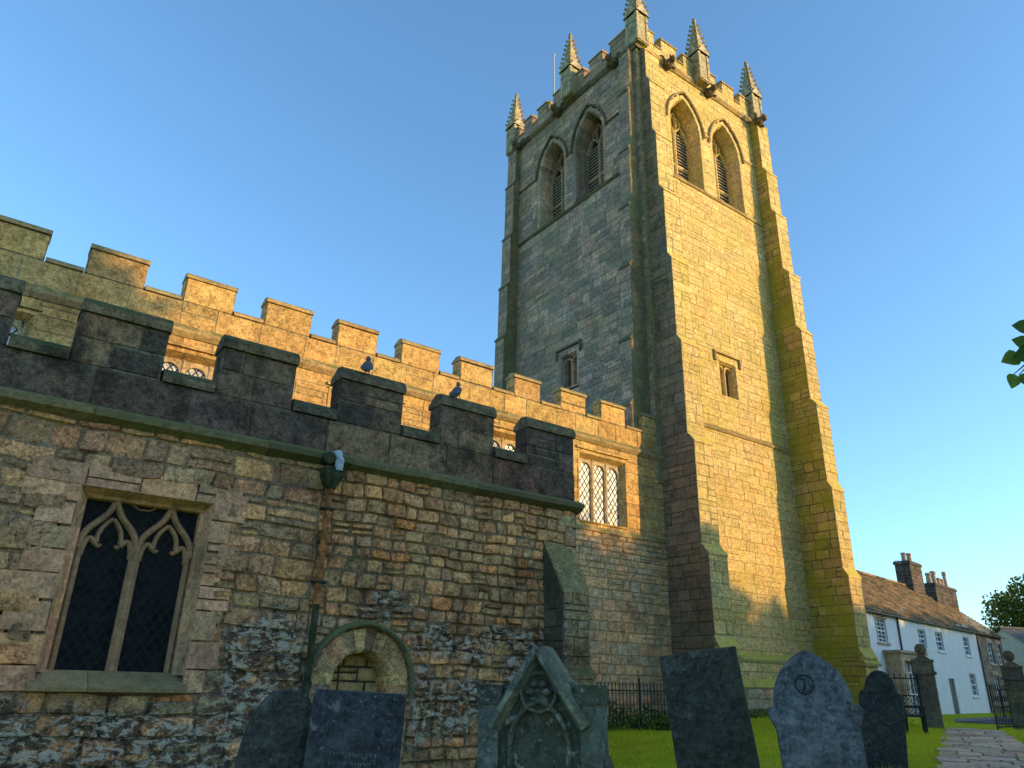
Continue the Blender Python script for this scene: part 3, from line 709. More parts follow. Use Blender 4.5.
# strings and plinth
sp = lambda z, p=.07, h=.14: [(-.02, z-h*.5), (p*.6, z-h*.5), (p, z-h*.15), (p, z), (.01, z+h*.6), (-.02, z+h*.6)]
TOPP = [(-.05, 22.22), (.06, 22.24), (.15, 22.34), (.16, 22.42), (.02, 22.54), (-.4, 22.54), (-.4, 22.22)]
for a_ in (
    (ST, sp(17.16, .09, .16), 16.78, 22.46, TRM),
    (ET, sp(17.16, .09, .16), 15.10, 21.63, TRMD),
    (ST, sp(7.76, .08, .14), 16.78, 22.46, TRM),
    (ST, sp(20.02, .07, .13), 16.78, 17.16, TRM),
    (ST, sp(20.02, .07, .13), 21.70, 22.46, TRM),
    (ST, sp(20.02, .07, .13), 19.30, 19.56, TRM),
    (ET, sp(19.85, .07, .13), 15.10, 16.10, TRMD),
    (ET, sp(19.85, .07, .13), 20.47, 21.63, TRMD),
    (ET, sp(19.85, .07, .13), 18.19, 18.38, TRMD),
    (ST, TOPP, TX0-.1, TX1+.1, TRM),
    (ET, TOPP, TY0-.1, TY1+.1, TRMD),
    ):
    mb = MB(); mould(mb, *a_, 1.0); mb.build('string_course', M['trim'], church)
mb = MB(); MG = palette([(.30, .28, .12), (.33, .30, .14), (.26, .25, .13)], .12)
for (F, a, b) in ((ST, 16.78, 22.46),):
    mould(mb, F, [(-.02, .72), (.16, .72), (.17, .80), (.0, .98), (-.02, .98)], a, b, MG, 1.0)
    masonry(mb, F.off(.14), .20, .72, solid(a, b), (.26, .26), (.4, .8), .008, .008, TSO, 401, .004, 3, 3, .01)
    mould(mb, F, [(.0, .02), (.28, .02), (.29, .06), (.14, .30), (.0, .30)], a, b, MG, 1.0)
    masonry(mb, F.off(.26), -1.1, .02, solid(a, b), (.28, .28), (.4, .8), .010, .012, palette([(.36, .28, .18), (.4, .27, .17), (.32, .28, .2)], .15), 402, .006, 3, 3, .012)
for (a, b, n) in ((15.94, 16.72, 1.55), (22.48, 23.2, 1.62)):
    mould(mb, ST, [(n-.1, .72), (n+.08, .72), (n+.09, .80), (n-.05, .98), (n-.1, .98)], a-.08, b+.08, MG, 1.0)
mb.build('plinth', M['tower_south'], church)
# belfry windows
def belfry(F, c, w, zb, zs, h, colf, mat, dark):
    rng = random.Random(int(c*100)); b = MB()
    pf = lambda o: arch_path(c, w, zb, zs, h, o, 8)
    sweep(b, F, pf, [(.18, .0), (.17, .012), (.03, .012), (0, -.05), (-.02, -.14), (-.05, -.30), (-.07, -.36), (-.08, -.62)], colf, 1, rng)
    b.add([F.P(c-w-.1, zb-.02, .06), F.P(c+w+.1, zb-.02, .06), F.P(c+w-.1, zb+.25, -.62), F.P(c-w+.1, zb+.25, -.62)], [(0, 1, 2, 3)], colf(0, 0, rng))
    o = b.build('belfry_window', mat, church)
    hb = MB(); hp = lambda o: arch_path(c, w, zb, zs+.02, h, o, 9, True)
    sweep(hb, F, hp, [(.21, .02), (.22, .09), (.25, .11), (.28, .08), (.29, .02)], TRMD if dark else TRM, 2, rng)
    hb.build('hood_mould', M['trim'], o)
    t = MB(); iw = w-.08; col = colf(0, 0, rng); n0, n1 = -.66, -.50
    bar(t, F, [(c, zb+.2), (c, zs+.05)], .13, n0, n1, col)
    bar(t, F, [(c-iw, zs-1.35), (c+iw, zs-1.35)], .12, n0, n1-.03, col)
    for sg in (-1, 1):
        bar(t, F, bez([(c+sg*iw, zs-.02), (c+sg*iw*.9, zs+.40), (c+sg*iw*.55, zs+.45), (c+sg*iw*.5, zs+.62)], 8), .07, n0, n1-.02, col)
        bar(t, F, bez([(c, zs-.02), (c+sg*iw*.1, zs+.40), (c+sg*iw*.45, zs+.45), (c+sg*iw*.5, zs+.62)], 8), .07, n0, n1-.02, col)
        bar(t, F, bez([(c, zs+.2), (c+sg*iw*.30, zs+.55), (c+sg*iw*.30, zs+.8), (c, zs+1.15)], 8), .06, n0, n1-.02, col)
        bar(t, F, bez([(c+sg*iw*.5, zs+.6), (c+sg*iw*.55, zs+.8), (c+sg*iw*.3, zs+.9), (c+sg*iw*.22, zs+.95)], 8), .05, n0, n1-.02, col)
    t.build('tracery', mat, o)
    l = MB(); z = zb+.3
    while z < zs+.2:
        l.add([F.P(c-iw-.02, z, -.58), F.P(c+iw+.02, z, -.58), F.P(c+iw+.02, z+.15, -.80), F.P(c-iw-.02, z+.15, -.80), F.P(c-iw-.02, z+.025, -.575), F.P(c+iw+.02, z+.025, -.575), F.P(c+iw+.02, z+.175, -.795), F.P(c-iw-.02, z+.175, -.795)],
              [(0, 1, 2, 3), (4, 5, 6, 7), (0, 1, 5, 4), (2, 3, 7, 6)], (.3, .28, .24)); z += .15
    l.build('louvres', M['wood'], o)
for c, w in SW_: belfry(ST, c, w, BZ0, BZS, BH, TSO, M['tower_south'], False)
for c, w in EW_: belfry(ET, c, w, BZ0, BZS-.05, BH, TEA, M['tower_east'], True)
# small square-headed two-light windows
def slit(F, c, z0, z1, colf, mat, dark, w=.44):
    rng = random.Random(int(c*10)); b = MB()
    rp = lambda o: [(c-w-o, z0), (c-w-o, (z0+z1)/2), (c-w-o, z1+o), (c, z1+o), (c+w+o, z1+o), (c+w+o, (z0+z1)/2), (c+w+o, z0-o*.5), (c, z0-o*.5), (c-w-o, z0-o*.5), (c-w-o, z0)]
    sweep(b, F, rp, [(.14, .0), (.13, .018), (0, .018), (-.06, -.10), (-.06, -.34)], colf, 1, rng)
    iw = w-.06; bar(b, F, [(c, z0), (c, z1-.12)], .13, -.34, -.12, colf(0, 0, rng))
    for sg in (-1, 1):
        m_ = c+sg*(iw/2+.03); hw = iw/2-.035
        ip = arch_path(m_, hw, z1-.3, z1-.28, hw*1.1, 0, 5)
        for j in range(len(ip)-1):
            q = [ip[j], ip[j+1], (ip[j+1][0], z1), (ip[j][0], z1)]
            b.add([F.P(*p, -.14) for p in q]+[F.P(*ip[j], -.34), F.P(*ip[j+1], -.34)], [(0, 1, 2, 3), (0, 1, 5, 4)], colf(0, 0, rng))
    o = b.build('small_window', mat, church)
    g = MB(); g.add([F.P(c-w, z0, -.3), F.P(c+w, z0, -.3), F.P(c+w, z1, -.3), F.P(c-w, z1, -.3)], [(0, 1, 2, 3)], (.05, .045, .04)); g.build('shadowed_boarding', plain_boarding, o)
    l = MB(); cc = TRMD if dark else TRM; zz = z1+.30
    mould(l, F, [(-.01, zz-.06), (.09, zz-.05), (.10, zz), (0, zz+.07)], c-w-.26, c+w+.26, cc, 9, rng)
    for sg in (-1, 1): bar(l, F, [(c+sg*(w+.21), zz-.05), (c+sg*(w+.21), zz-.36)], .1, -.01, .09, cc(0, 0, rng))
    l.build('label_mould', M['trim'], o)
plain_boarding = plain_mat('dark_boarding', (.10, .065, .035), .8)
slit(ST, 19.42, 9.05, 10.30, TSO, M['tower_south'], False)
slit(ET, 18.43, 9.72, 11.0, TEA, M['tower_east'], True)
# tower parapet
def side_merlons(F, a, b, spans, colf, mat, flip):
    pb = MB(); masonry(pb, F, 22.52, 22.95, solid(a, b), (.42, .42), (.5, .9), .008, .01, colf, 500+int(a), .004, 3, 3, .01)
    P0, P1 = F.P(a, 22.5, -.02), F.P(b, 22.95, -.36); lo = [min(P0[i], P1[i]) for i in range(3)]; hi = [max(P0[i], P1[i]) for i in range(3)]; pb.box(lo, hi, colf(0, 0, random.Random(1)))
    pb.build('tower_parapet', mat, church)
    prev = a
    cc = MB()
    for i, (u, v) in enumerate(spans):
        m_ = MB(); masonry(m_, F, 22.95, 23.52, solid(u, v), (.285, .285), (.4, .8), .008, .01, colf, 520+i+int(a), .004, 3, 3, .01)
        P0, P1 = F.P(u, 22.95, -.012), F.P(v, 23.52, -.36); lo = [min(P0[k], P1[k]) for k in range(3)]; hi = [max(P0[k], P1[k]) for k in range(3)]; m_.box(lo, hi, colf(0, 0, random.Random(i)))
        o = m_.build('merlon', mat, church)
        c = MB(); mould(c, F, coping_prof(23.63, .11, .05, .36, .1), u-.04, v+.04, TRM, 9); c.build('coping', M['trim'], o)
        if u-prev > .15: cc = MB(); mould(cc, F, coping_prof(23.05, .10, .05, .36, .1), prev+.042, u-.042, TRM, 9); cc.build('crenel_coping', M['trim'], church)
        prev = v
    if b-prev > .15: cc = MB(); mould(cc, F, coping_prof(23.05, .10, .05, .36, .1), prev+.042, b-.01, TRM, 9); cc.build('crenel_coping', M['trim'], church)
SPA = south(TY0-.02); EPA = east(TX0-.02)
side_merlons(SPA, TX0, TX1, [(16.05, 16.75), (17.15, 18.02), (18.42, 19.00), (19.55, 20.38), (20.80, 21.55), (21.95, 22.6)], TSO, M['tower_south'], 0)
side_merlons(EPA, TY0, TY1, [(14.75, 15.8), (16.25, 17.0), (17.4, 18.1), (18.65, 19.3), (19.75, 20.4), (20.85, 21.4), (21.8, 22.1)], TEA, M['tower_east'], 1)
NPA = Frame((0, TY1+.02, 0), (1, 0, 0), (0, 1, 0)); WPA = Frame((TX1+.02, 0, 0), (0, 1, 0), (1, 0, 0))
side_merlons(NPA, TX0+.01, TX1-.01, [(16.1, 16.9), (17.4, 18.2), (18.7, 19.5), (20.0, 20.8), (21.3, 22.3)], TEA, M['tower_east'], 0)
side_merlons(WPA, TY0+.01, TY1-.01, [(14.8, 15.7), (16.2, 17.0), (17.5, 18.3), (18.8, 19.6), (20.1, 20.9), (21.3, 22.0)], TSO, M['tower_south'], 0)
# pinnacles
PINC = palette([(.40, .34, .21), (.36, .31, .2)], .1)
def pin_meshes():
    rng = random.Random(77); s = MB(); w = .28
    s.box((-w, -w, 0), (w, w, 1.55), PINC(0, 0, rng))
    for a in range(4):
        R = Matrix.Rotation(a*math.pi/2, 4, 'Z')
        def T(p): return tuple(R @ Vector(p))
        # panelled face, gablet
        c = PINC(0, 0, rng)
        for (x0, x1, z0, z1) in ((-w-.02, -w+.09, .05, 1.5), (w-.09, w+.02, .05, 1.5), (-w+.09, w-.09, .05, .15)):
            s.add([T((x0, -w-.03, z0)), T((x1, -w-.03, z0)), T((x1, -w-.03, z1)), T((x0, -w-.03, z1)), T((x0, -w+.02, z0)), T((x1, -w+.02, z0)), T((x1, -w+.02, z1)), T((x0, -w+.02, z1))], [(0, 1, 2, 3), (0, 4, 5, 1), (1, 5, 6, 2), (2, 6, 7, 3), (3, 7, 4, 0)], c)
        s.add([T((-w-.07, -w-.08, 1.45)), T((w+.07, -w-.08, 1.45)), T((0, -w-.08, 1.92)), T((-w-.07, 0, 1.45)), T((w+.07, 0, 1.45)), T((0, 0, 1.92))], [(0, 1, 2), (0, 2, 5, 3), (1, 4, 5, 2), (0, 3, 4, 1)], c)
    p = MB(); zt = 3.38
    k = 4; rb = .27
    p.add([(-rb, -rb, 1.6), (rb, -rb, 1.6), (rb, rb, 1.6), (-rb, rb, 1.6), (-.035, -.035, zt), (.035, -.035, zt), (.035, .035, zt), (-.035, .035, zt)], [(0, 1, 5, 4), (1, 2, 6, 5), (2, 3, 7, 6), (3, 0, 4, 7), (4, 5, 6, 7)], PINC(0, 0, rng))
    for i in range(7):
        t = (i+.6)/7.4; z = 1.6+(zt-1.6)*t; r = (rb*(1-t)+.035*t)*1.36
        for a in range(4):
            an = math.pi/4+a*math.pi/2; d = Vector((math.cos(an), math.sin(an), 0)); c = PINC(0, 0, rng); sz = .12*(1-t*.3)
            b0 = d*(r-.03)+Vector((0, 0, z-.04)); b1 = d*(r+sz)+Vector((0, 0, z+.03)); b2 = d*(r+sz*.75)+Vector((0, 0, z+.10))
            p.tube([b0, b1, b2], [.055, .055, .025], 5, c)
    p.lathe((0, 0, zt), [(.03, -.03), (.085, .0), (.10, .05), (.06, .09), (.035, .11), (.075, .15), (.07, .20), (.0, .25)], 8, PINC(0, 0, rng))
    return s, p
sh, spi = pin_meshes()
PZ = 22.35+EYE
pins = [(TX0+.12, TY0+.02), (19.22, TY0-.12), (TX1-.12, TY0+.02), (TX0-.12, 18.05), (TX0+.12, TY1-.1), (TX1+.12, 18.38), (19.22, TY1+.12), (TX1-.12, TY1-.1)]
first = None
for (x, y) in pins:
    if first is None:
        a = sh.build('pinnacle', M['pinn'], None); b = spi.build('crocketed_spirelet', M['pinn'], None); first = (a, b); b.parent = a
    else:
        a = first[0].copy(); b = first[1].copy(); COL.objects.link(a); COL.objects.link(b); b.parent = a
    a.parent = church; a.location = Vector((x, y, PZ))-church.location
# gargoyles
def gargoyle(p, d, seed, side=.0):
    rng = random.Random(seed); d = Vector(d).normalized(); s = Vector((-d.y, d.x, 0)); up = Vector((0, 0, 1)); b = MB(); c = (.16, .125, .08)
    P = lambda a, e, u: Vector(p)+d*a*.52+s*e+up*u
    b.tube([P(-.1, 0, 0), P(.15, 0, .02), P(.4, 0, .06), P(.58, 0, .12), P(.72, 0, .13), P(.84, 0, .08)], [.20, .21, .17, .12, .13, .06], 9, c)
    b.tube([P(.70, 0, .02), P(.84, 0, -.02)], [.07, .04], 7, c)
    for e in (-1, 1):
        b.tube([P(.64, e*.08, .20), P(.60, e*.14, .30)], [.05, .015], 5, c)
        b.tube([P(.1, e*.16, .05), P(.2, e*.30, .22), P(.05, e*.34, .34)], [.08, .07, .02], 6, c)
        b.tube([P(.25, e*.14, -.05), P(.42, e*.19, -.16), P(.55, e*.17, -.12)], [.07, .055, .04], 6, c)
    b.build('gargoyle', M['buttress_dark'], church, True)
z = EYE+22.28
gargoyle((17.35, TY0-.05, z), (0, -1, -.1), 1); gargoyle((19.75, TY0-.05, z), (0, -1, -.1), 2); gargoyle((22.55, TY0-.3, z-.15), (.3, -1, 0), 3)
gargoyle((TX0-.05, 15.55, z), (-1, 0, 0), 4); gargoyle((TX0-.05, 18.9, z), (-1, 0, 0), 5); gargoyle((TX0-.05, 21.7, z), (-1, -.1, 0), 6)
# flagpole
mb = MB(); mb.cyl((15.95, 19.55, EYE+22.3), (15.95, 19.55, EYE+26.15), .045, .03, 8); mb.lathe((15.95, 19.55, EYE+26.15), [(.03, 0), (.06, .04), (.05, .09), (0, .11)], 8)
o = mb.build('flagpole', M['pole'], church)
# rainwater pipe
mb = MB(); X = 3.95
mb.cyl((X, 9.86, EYE+.95), (X, 9.86, EYE+2.50), .045, None, 12)
for z in (.92, 1.62, 2.42): mb.cyl((X, 9.86, EYE+z), (X, 9.86, EYE+z+.09), .062, None, 12)
pipe = mb.build('downpipe', M['rust'], church)
mb = MB(); mb.cyl((X, 9.86, .2), (X, 9.86, EYE+.95), .045, None, 12); mb.cyl((X, 9.86, EYE-.12), (X, 9.86, EYE-.03), .062, None, 12); mb.build('lower_pipe', M['pipe_green'], pipe)
mb = MB(); mb.add([(X-.14, 9.72, EYE+2.80), (X+.14, 9.72, EYE+2.80), (X+.14, 9.98, EYE+2.80), (X-.14, 9.98, EYE+2.80), (X-.14, 9.72, EYE+2.68), (X+.14, 9.72, EYE+2.68), (X+.14, 9.98, EYE+2.68), (X-.14, 9.98, EYE+2.68), (X-.05, 9.81, EYE+2.48), (X+.05, 9.81, EYE+2.48), (X+.05, 9.91, EYE+2.48), (X-.05, 9.91, EYE+2.48)],
                  [(0, 1, 5, 4), (1, 2, 6, 5), (2, 3, 7, 6), (3, 0, 4, 7), (4, 5, 9, 8), (5, 6, 10, 9), (6, 7, 11, 10), (7, 4, 8, 11)])
mb.cyl((X-.10, 9.95, EYE+2.95), (X-.10, 9.74, EYE+2.92), .09, None, 10)
mb.build('hopper', M['pipe_green'], pipe)
mb = MB(); mb.tube([(X+.04, 9.95, EYE+3.02), (X+.04, 9.79, EYE+3.0), (X+.05, 9.73, EYE+2.90), (X+.05, 9.75, EYE+2.76)], [.07, .07, .065, .06], 10); mb.build('lead_spout', M['lead_white'], pipe)
mb = MB()
for z in (1.2, 2.2): mb.box((X-.09, 9.80, EYE+z), (X+.09, 9.94, EYE+z+.03))
mb.build('pipe_bracket', M['iron'], pipe)

# ------------------------------------------------------------------ pigeons
def pigeon(px, py, dist, face, label):
    p = at_dist(px, py, dist); r = thing('pigeon', label, 'bird', p, 'pigeons perched on the aisle parapet', True, (0, 0, face))
    b = MB(); b.tube([(-.20, 0, .10), (-.12, 0, .11), (-.05, 0, .125), (.03, 0, .15), (.09, 0, .19), (.115, 0, .235), (.12, 0, .27), (.13, 0, .295)], [.018, .045, .07, .078, .062, .04, .034, .018], 12)
    b.tube([(.135, 0, .275), (.175, 0, .262)], [.014, .004], 6)
    for s_ in (-1, 1):
        b.tube([(.05, s_*.055, .17), (-.06, s_*.07, .13), (-.19, s_*.03, .09)], [.02, .035, .008], 6)
    b.build('body', M['feather'], r, True)
    for s_ in (-1, 1):
        l = MB(); l.tube([(.02, s_*.03, .10), (.025, s_*.03, .01), (.06, s_*.03, .004)], [.012, .008, .006], 5); l.build('leg', M['pot'], r)
    return r
zc = EYE+4.30+.16
def on_coping(x, y, face, label):
    r = pigeon(400, 300, 5, face, label); r.location = (x, y, zc-.02); r.rotation_euler = (0, rad(-28), face)
on_coping(4.42, 10.06, rad(60), 'hunched grey pigeon at the left end of the coping nearest above the downpipe')
on_coping(6.12, 10.06, rad(20), 'grey pigeon standing side-on on the battlement just right of the other pigeon')

# ------------------------------------------------------------------ gravestones
GR = 'old gravestones leaning in front of the church'
def slab(outline, t, bev=.012, y0=0):
    """extruded outline (u,z) with bevelled front edge; front faces -y"""
    n = len(outline); cx = sum(p[0] for p in outline)/n; cz = sum(p[1] for p in outline)/n
    def ins(p, d):
        v = Vector((p[0]-cx, p[1]-cz)); L = v.length; v *= (L-d)/L; return (cx+v.x, cz+v.y)
    rings = [([ins(p, bev) for p in outline], y0-t/2), (outline, y0-t/2+bev), (outline, y0+t/2-bev), ([ins(p, bev) for p in outline], y0+t/2)]
    vs = [(p[0], y, p[1]) for ring, y in rings for p in ring]; fs = [tuple(range(n)), tuple(range(4*n-1, 3*n-1, -1))]
    for k in range(3):
        for i in range(n): fs.append((k*n+i, k*n+(i+1) % n, (k+1)*n+(i+1) % n, (k+1)*n+i))
    return vs, fs
def tri_slab(mb, outline, t, col, bev=.012, y0=0):
    vs, fs = slab(outline, t, bev, y0); mb.add(vs, fs, col)
def place(name, label, px, py, dist, yawoff, lean, height_fn, back=0.):
    top = at_dist(px, py, dist); face = math.atan2(-top.x, top.y) + yawoff       # rotation z so that -y local points to the camera
    g = ground(top.x, top.y); H = top.z-g
    a = rad(lean); R = Matrix.Rotation(face, 3, 'Z'); dx = R @ Vector((math.sin(a)*H, 0, 0))
    loc = Vector((top.x, top.y, g))-Vector((dx.x, dx.y, 0))
    r = thing(name, label, 'gravestone', loc, GR, True); r.rotation_euler = (rad(back), a, face); r.rotation_mode = 'XYZ'
    r.matrix_world = Matrix.Translation(loc) @ Matrix.Rotation(face, 4, 'Z') @ Matrix.Rotation(a, 4, 'Y') @ Matrix.Rotation(rad(back), 4, 'X')
    return r, H/math.cos(a)
def mirror(half): return half+[(-u, z) for (u, z) in reversed(half) if abs(u) > 1e-6]
def text_rows(mb, z0, z1, w, y, rng, dz=.055, h=.022):
    z = z1
    while z > z0:
        u = -w*rng.uniform(.6, 1); e = -u
        while u < e:
            l = rng.uniform(.008, .02)
            if rng.random() < .82: mb.box((u, y-.0025, z-h*rng.uniform(.5, 1)), (u+l*.35, y+.002, z), (.19, .195, .20))
            u += l
        z -= dz
rng = random.Random(12)
# A: dark stone with rounded head, left
r, H = place('gravestone', 'dark round-headed gravestone, leftmost, under the downpipe', 290, 689, 5.5, rad(8), 2.5, None)
mb = MB(); w = .25
half = [(.0, H)]+[(w*math.sin(t*math.pi/2)**.9, H-.42*(1-math.cos(t*math.pi/2))) for t in [i/9 for i in range(1, 10)]]+[(w+.015, H-.6), (w+.02, -.3)]
out = [(u, z) for u, z in half]+[(-u, z) for u, z in reversed(half[1:])]
tri_slab(mb, out, .12, (.075, .075, .075)); mb.build('headstone', M['slate_dark'], r)
# B: blue rectangular slate
r, H = place('gravestone', 'square-topped blue slate gravestone in front of the blocked doorway', 361, 691.5, 5.4, rad(2), 2.2, None)
mb = MB(); w = .30
tri_slab(mb, [(-w, -.3), (w, -.3), (w, H), (-w, H)], .10, (.052, .056, .070), .006)
o = mb.build('headstone', M['slate'], r)
mb = MB()
F0 = Frame((0, -.05, 0), (1, 0, 0), (0, -1, 0))
class LF:  # local frame in the stone's own height
    def P(s, u, z, n=0): return Vector((u, -.05-n, z))
bar(mb, LF(), [(u, z) for u, z in arch_path(0, .27, H-1.2, H-.42, .34, 0, 10)], .012, -.002, .004, (.07, .08, .105))
text_rows(mb, H-1.1, H-.36, .15, -.05, random.Random(2)); mb.build('worn_inscription', M['slate'], o)
# C: lichened gothic memorial with gable
r, H = place('gravestone', 'ornate lichened Gothic memorial with a steep stone gable and square shoulders', 543, 650, 4.75, rad(-13), -1.0, None)
mb = MB(); g1 = (.085, .08, .068)
body = [(-.52, -.3), (-.52, H-.98), (-.46, H-.78), (-.355, H-.55), (-.345, H-.20), (-.19, H-.20), (0, H-.03), (.19, H-.20), (.345, H-.20), (.355, H-.55), (.46, H-.78), (.52, H-.98), (.52, -.3)]
tri_slab(mb, body, .22, g1, .015)
tri_slab(mb, [(-.50, -.3), (.50, -.3), (.50, H-1.10), (-.50, H-1.10)], .30, g1, .02)
o = mb.build('headstone', M['lichen'], r)
class LF2:
    def __init__(s, y): s.y = y
    def P(s, u, z, n=0): return Vector((u, s.y-n, z))
mb = MB()
for sg in (-1, 1): bar(mb, LF2(0), [(sg*.27, H-.42), (sg*.235, H-.36), (0, H-.005)][:3] if sg > 0 else [(0, H-.005), (-.235, H-.36), (-.27, H-.42)], .085, -.12, .20, (.27, .26, .20))
mb.build('gable', M['lichen'], o)
mb = MB()
for sg in (-1, 1):
    mb.box((sg*.29-.075, -.15, H-.30), (sg*.29+.075, .12, H-.195), g1); mb.box((sg*.30-.06, -.13, H-.9), (sg*.30+.06, .1, H-.30), (.17, .18, .18))
mb.build('shoulder', M['lichen'], o)
mb = MB(); bar(mb, LF2(-.11), arch_path(0, .17, H-1.2, H-.52, .24, 0, 8), .03, -.01, .035, (.13, .13, .11))
for a in range(6):
    an = a*math.pi/3; mb.lathe((math.cos(an)*.05, -.125, H-.235+math.sin(an)*.05), [(.0, -.02), (.022, -.01), (.026, .0), (.018, .015), (0, .022)], 7, (.15, .15, .14))
bar(mb, LF2(-.11), [(math.cos(t)*.105, H-.235+math.sin(t)*.105) for t in [i*math.pi/9 for i in range(19)]], .02, -.01, .035, (.2, .2, .18))
mb.build('carved_panel', M['lichen'], o)
# D: dark leaning slab
r, H = place('gravestone', 'tall dark rough slab leaning left with a flat top, beside the iron railing', 697, 651, 6.4, rad(-6), -7.0, None)
mb = MB(); w = .30
tri_slab(mb, [(-w, -.3), (w, -.3), (w, H-.0), (w*.4, H+.004), (-.1, H-.004), (-w, H-.01)], .09, (.075, .072, .06), .008); mb.build('headstone', M['slate_dark'], r)
# E: blue slate with pointed head and shoulders
r, H = place('gravestone', 'blue slate gravestone with pointed arched head, side shoulders and a small carved roundel', 804, 650, 5.4, rad(-4), -3.2, None)
mb = MB()
def head(w, h, n=10):
    R = (w*w+h*h)/(2*w)
    return [(-(R-w)+R*math.cos(a), R*math.sin(a)) for a in [math.asin(min(1, h/R))*(1-i/n) for i in range(n+1)]]
half = [(u, H-.33+z) for (u, z) in head(.235, .33)]; half[0] = (0, H)
half += [(.265, H-.335), (.278, H-.36), (.272, H-.40), (.245, H-.46), (.235, H-.9), (.235, -.3)]
out = half+[(-u, z) for u, z in reversed(half[1:])]
tri_slab(mb, out, .10, (.135, .14, .155), .010); o = mb.build('headstone', M['slate'], r)
mb = MB(); F1 = LF2(-.05)
bar(mb, F1, [(-.03+math.cos(t)*.055, H-.205+math.sin(t)*.055) for t in [i*math.pi/10 for i in range(21)]], .011, -.002, .006, (.03, .035, .045))
bar(mb, F1, bez([(-.06, H-.17), (.02, H-.17), (-.07, H-.24), (0, H-.245)], 10), .009, -.002, .006, (.03, .035, .045))
bar(mb, F1, bez([(-.02, H-.17), (-.03, H-.2), (-.03, H-.2), (-.035, H-.24)], 6), .009, -.002, .006, (.03, .035, .045))
bar(mb, F1, bez([(.0, H-.18), (-.02, H-.2), (.02, H-.22), (.01, H-.24)], 6), .009, -.002, .006, (.03, .035, .045))
mb.build('carved_roundel', M['slate'], o); mb = MB(); text_rows(mb, H-1.15, H-.42, .17, -.05, random.Random(6), .065, .026); mb.build('worn_inscription', M['slate'], o)
# F: further dark round-headed stone
r, H = place('gravestone', 'smaller dark round-headed gravestone with rounded shoulders near the bench', 879, 670.5, 13.0, rad(-6), 5, None)
mb = MB()
half = [(0, H)]+[(.20*math.sin(t), H-.24*(1-math.cos(t))) for t in [i*math.pi/16 for i in range(1, 8)]]+[(.215, H-.28), (.27, H-.31), (.295, H-.38), (.295, H-.7), (.295, -.3)]
out = half+[(-u, z) for u, z in reversed(half[1:])]
tri_slab(mb, out, .13, (.045, .047, .052), .015); mb.build('headstone', M['slate_dark'], r)

# ------------------------------------------------------------------ railing by the nave
rl = thing('iron_railing', 'low black iron railing with spiked bars along the foot of the nave wall', 'railing', (12, 13.55, ground(12, 13.5)))
X0, X1, Y = 9.2, 15.9, 13.55; zg = ground(12.5, 13.55)
mb = MB()
for z in (.14, .86): mb.box((X0, Y-.02, zg+z), (X1, Y+.02, zg+z+.03))
mb.build('rail', M['iron'], rl)
bm = MB(); bm.tube([(0, 0, 0), (0, 0, .96), (0, 0, 1.0), (0, 0, 1.07)], [.009, .009, .016, .002], 6)
b0 = None; x = X0+.05
while x < X1:
    if b0 is None: b0 = bm.build('bar', M['iron'], None); o = b0
    else: o = b0.copy(); COL.objects.link(o)
    o.parent = rl; o.location = Vector((x, Y, zg))-rl.location; x += .115
for x in (X0, 11.45, 13.7, X1):
    p = MB(); p.tube([(x, Y, zg-.1), (x, Y, zg+1.08), (x, Y, zg+1.11), (x, Y, zg+1.2)], [.025, .025, .035, .004], 8); p.build('post', M['iron'], rl)
def leaves(mb, pts, size, rng, up=.3, var=.35):
    vs = []; fs = []; cs = []
    for (x, y, z, s) in pts:
        d = Vector((rng.gauss(0, 1), rng.gauss(0, 1), rng.gauss(0, 1)+up)).normalized(); a = d.orthogonal().normalized(); a = (Matrix.Rotation(rng.uniform(0, 6.28), 3, d) @ a); b = d.cross(a)
        L = size*s*rng.uniform(1-var, 1+var); W = L*.55; c = Vector((x, y, z)); i = len(vs)
        vs += [c-a*L*.5, c+b*W*.5+d*L*.08, c+a*L*.5, c-b*W*.5+d*L*.08]; fs += [(i, i+1, i+2, i+3)]; t = rng.random(); cs += [(t, t, t)]*4
    mb.add(vs, fs, cs)
rng = random.Random(31); mb = MB(); P = []
for _ in range(5200):
    x = rng.uniform(9.0, 16.2); y = rng.uniform(13.3, 14.35); h = (.16+.30*abs(math.sin(x*2.1+y)))*(1+.4*math.sin(x*5.3)); P.append((x, y, ground(x, y)+rng.random()**.7*h, 1))
leaves(mb, P, .09, rng, .6)
o = mb.build('weeds', M['weed']); tag(o, 'nettles and leafy weeds along the foot of the nave wall', 'weeds', kind='stuff')
mb = MB(); P = []
for _ in range(3000):
    x = rng.uniform(16.9, 23.5); y = 14.1-rng.random()*.35 - (1.6 if x > 22.3 else 0); P.append((x, y, ground(x, y)+rng.random()**1.6*.22, 1))
leaves(mb, P, .06, rng, .6); o = mb.build('wall_foot_weeds', M['weed']); tag(o, 'short weeds growing along the tower plinth', 'weeds', kind='stuff')
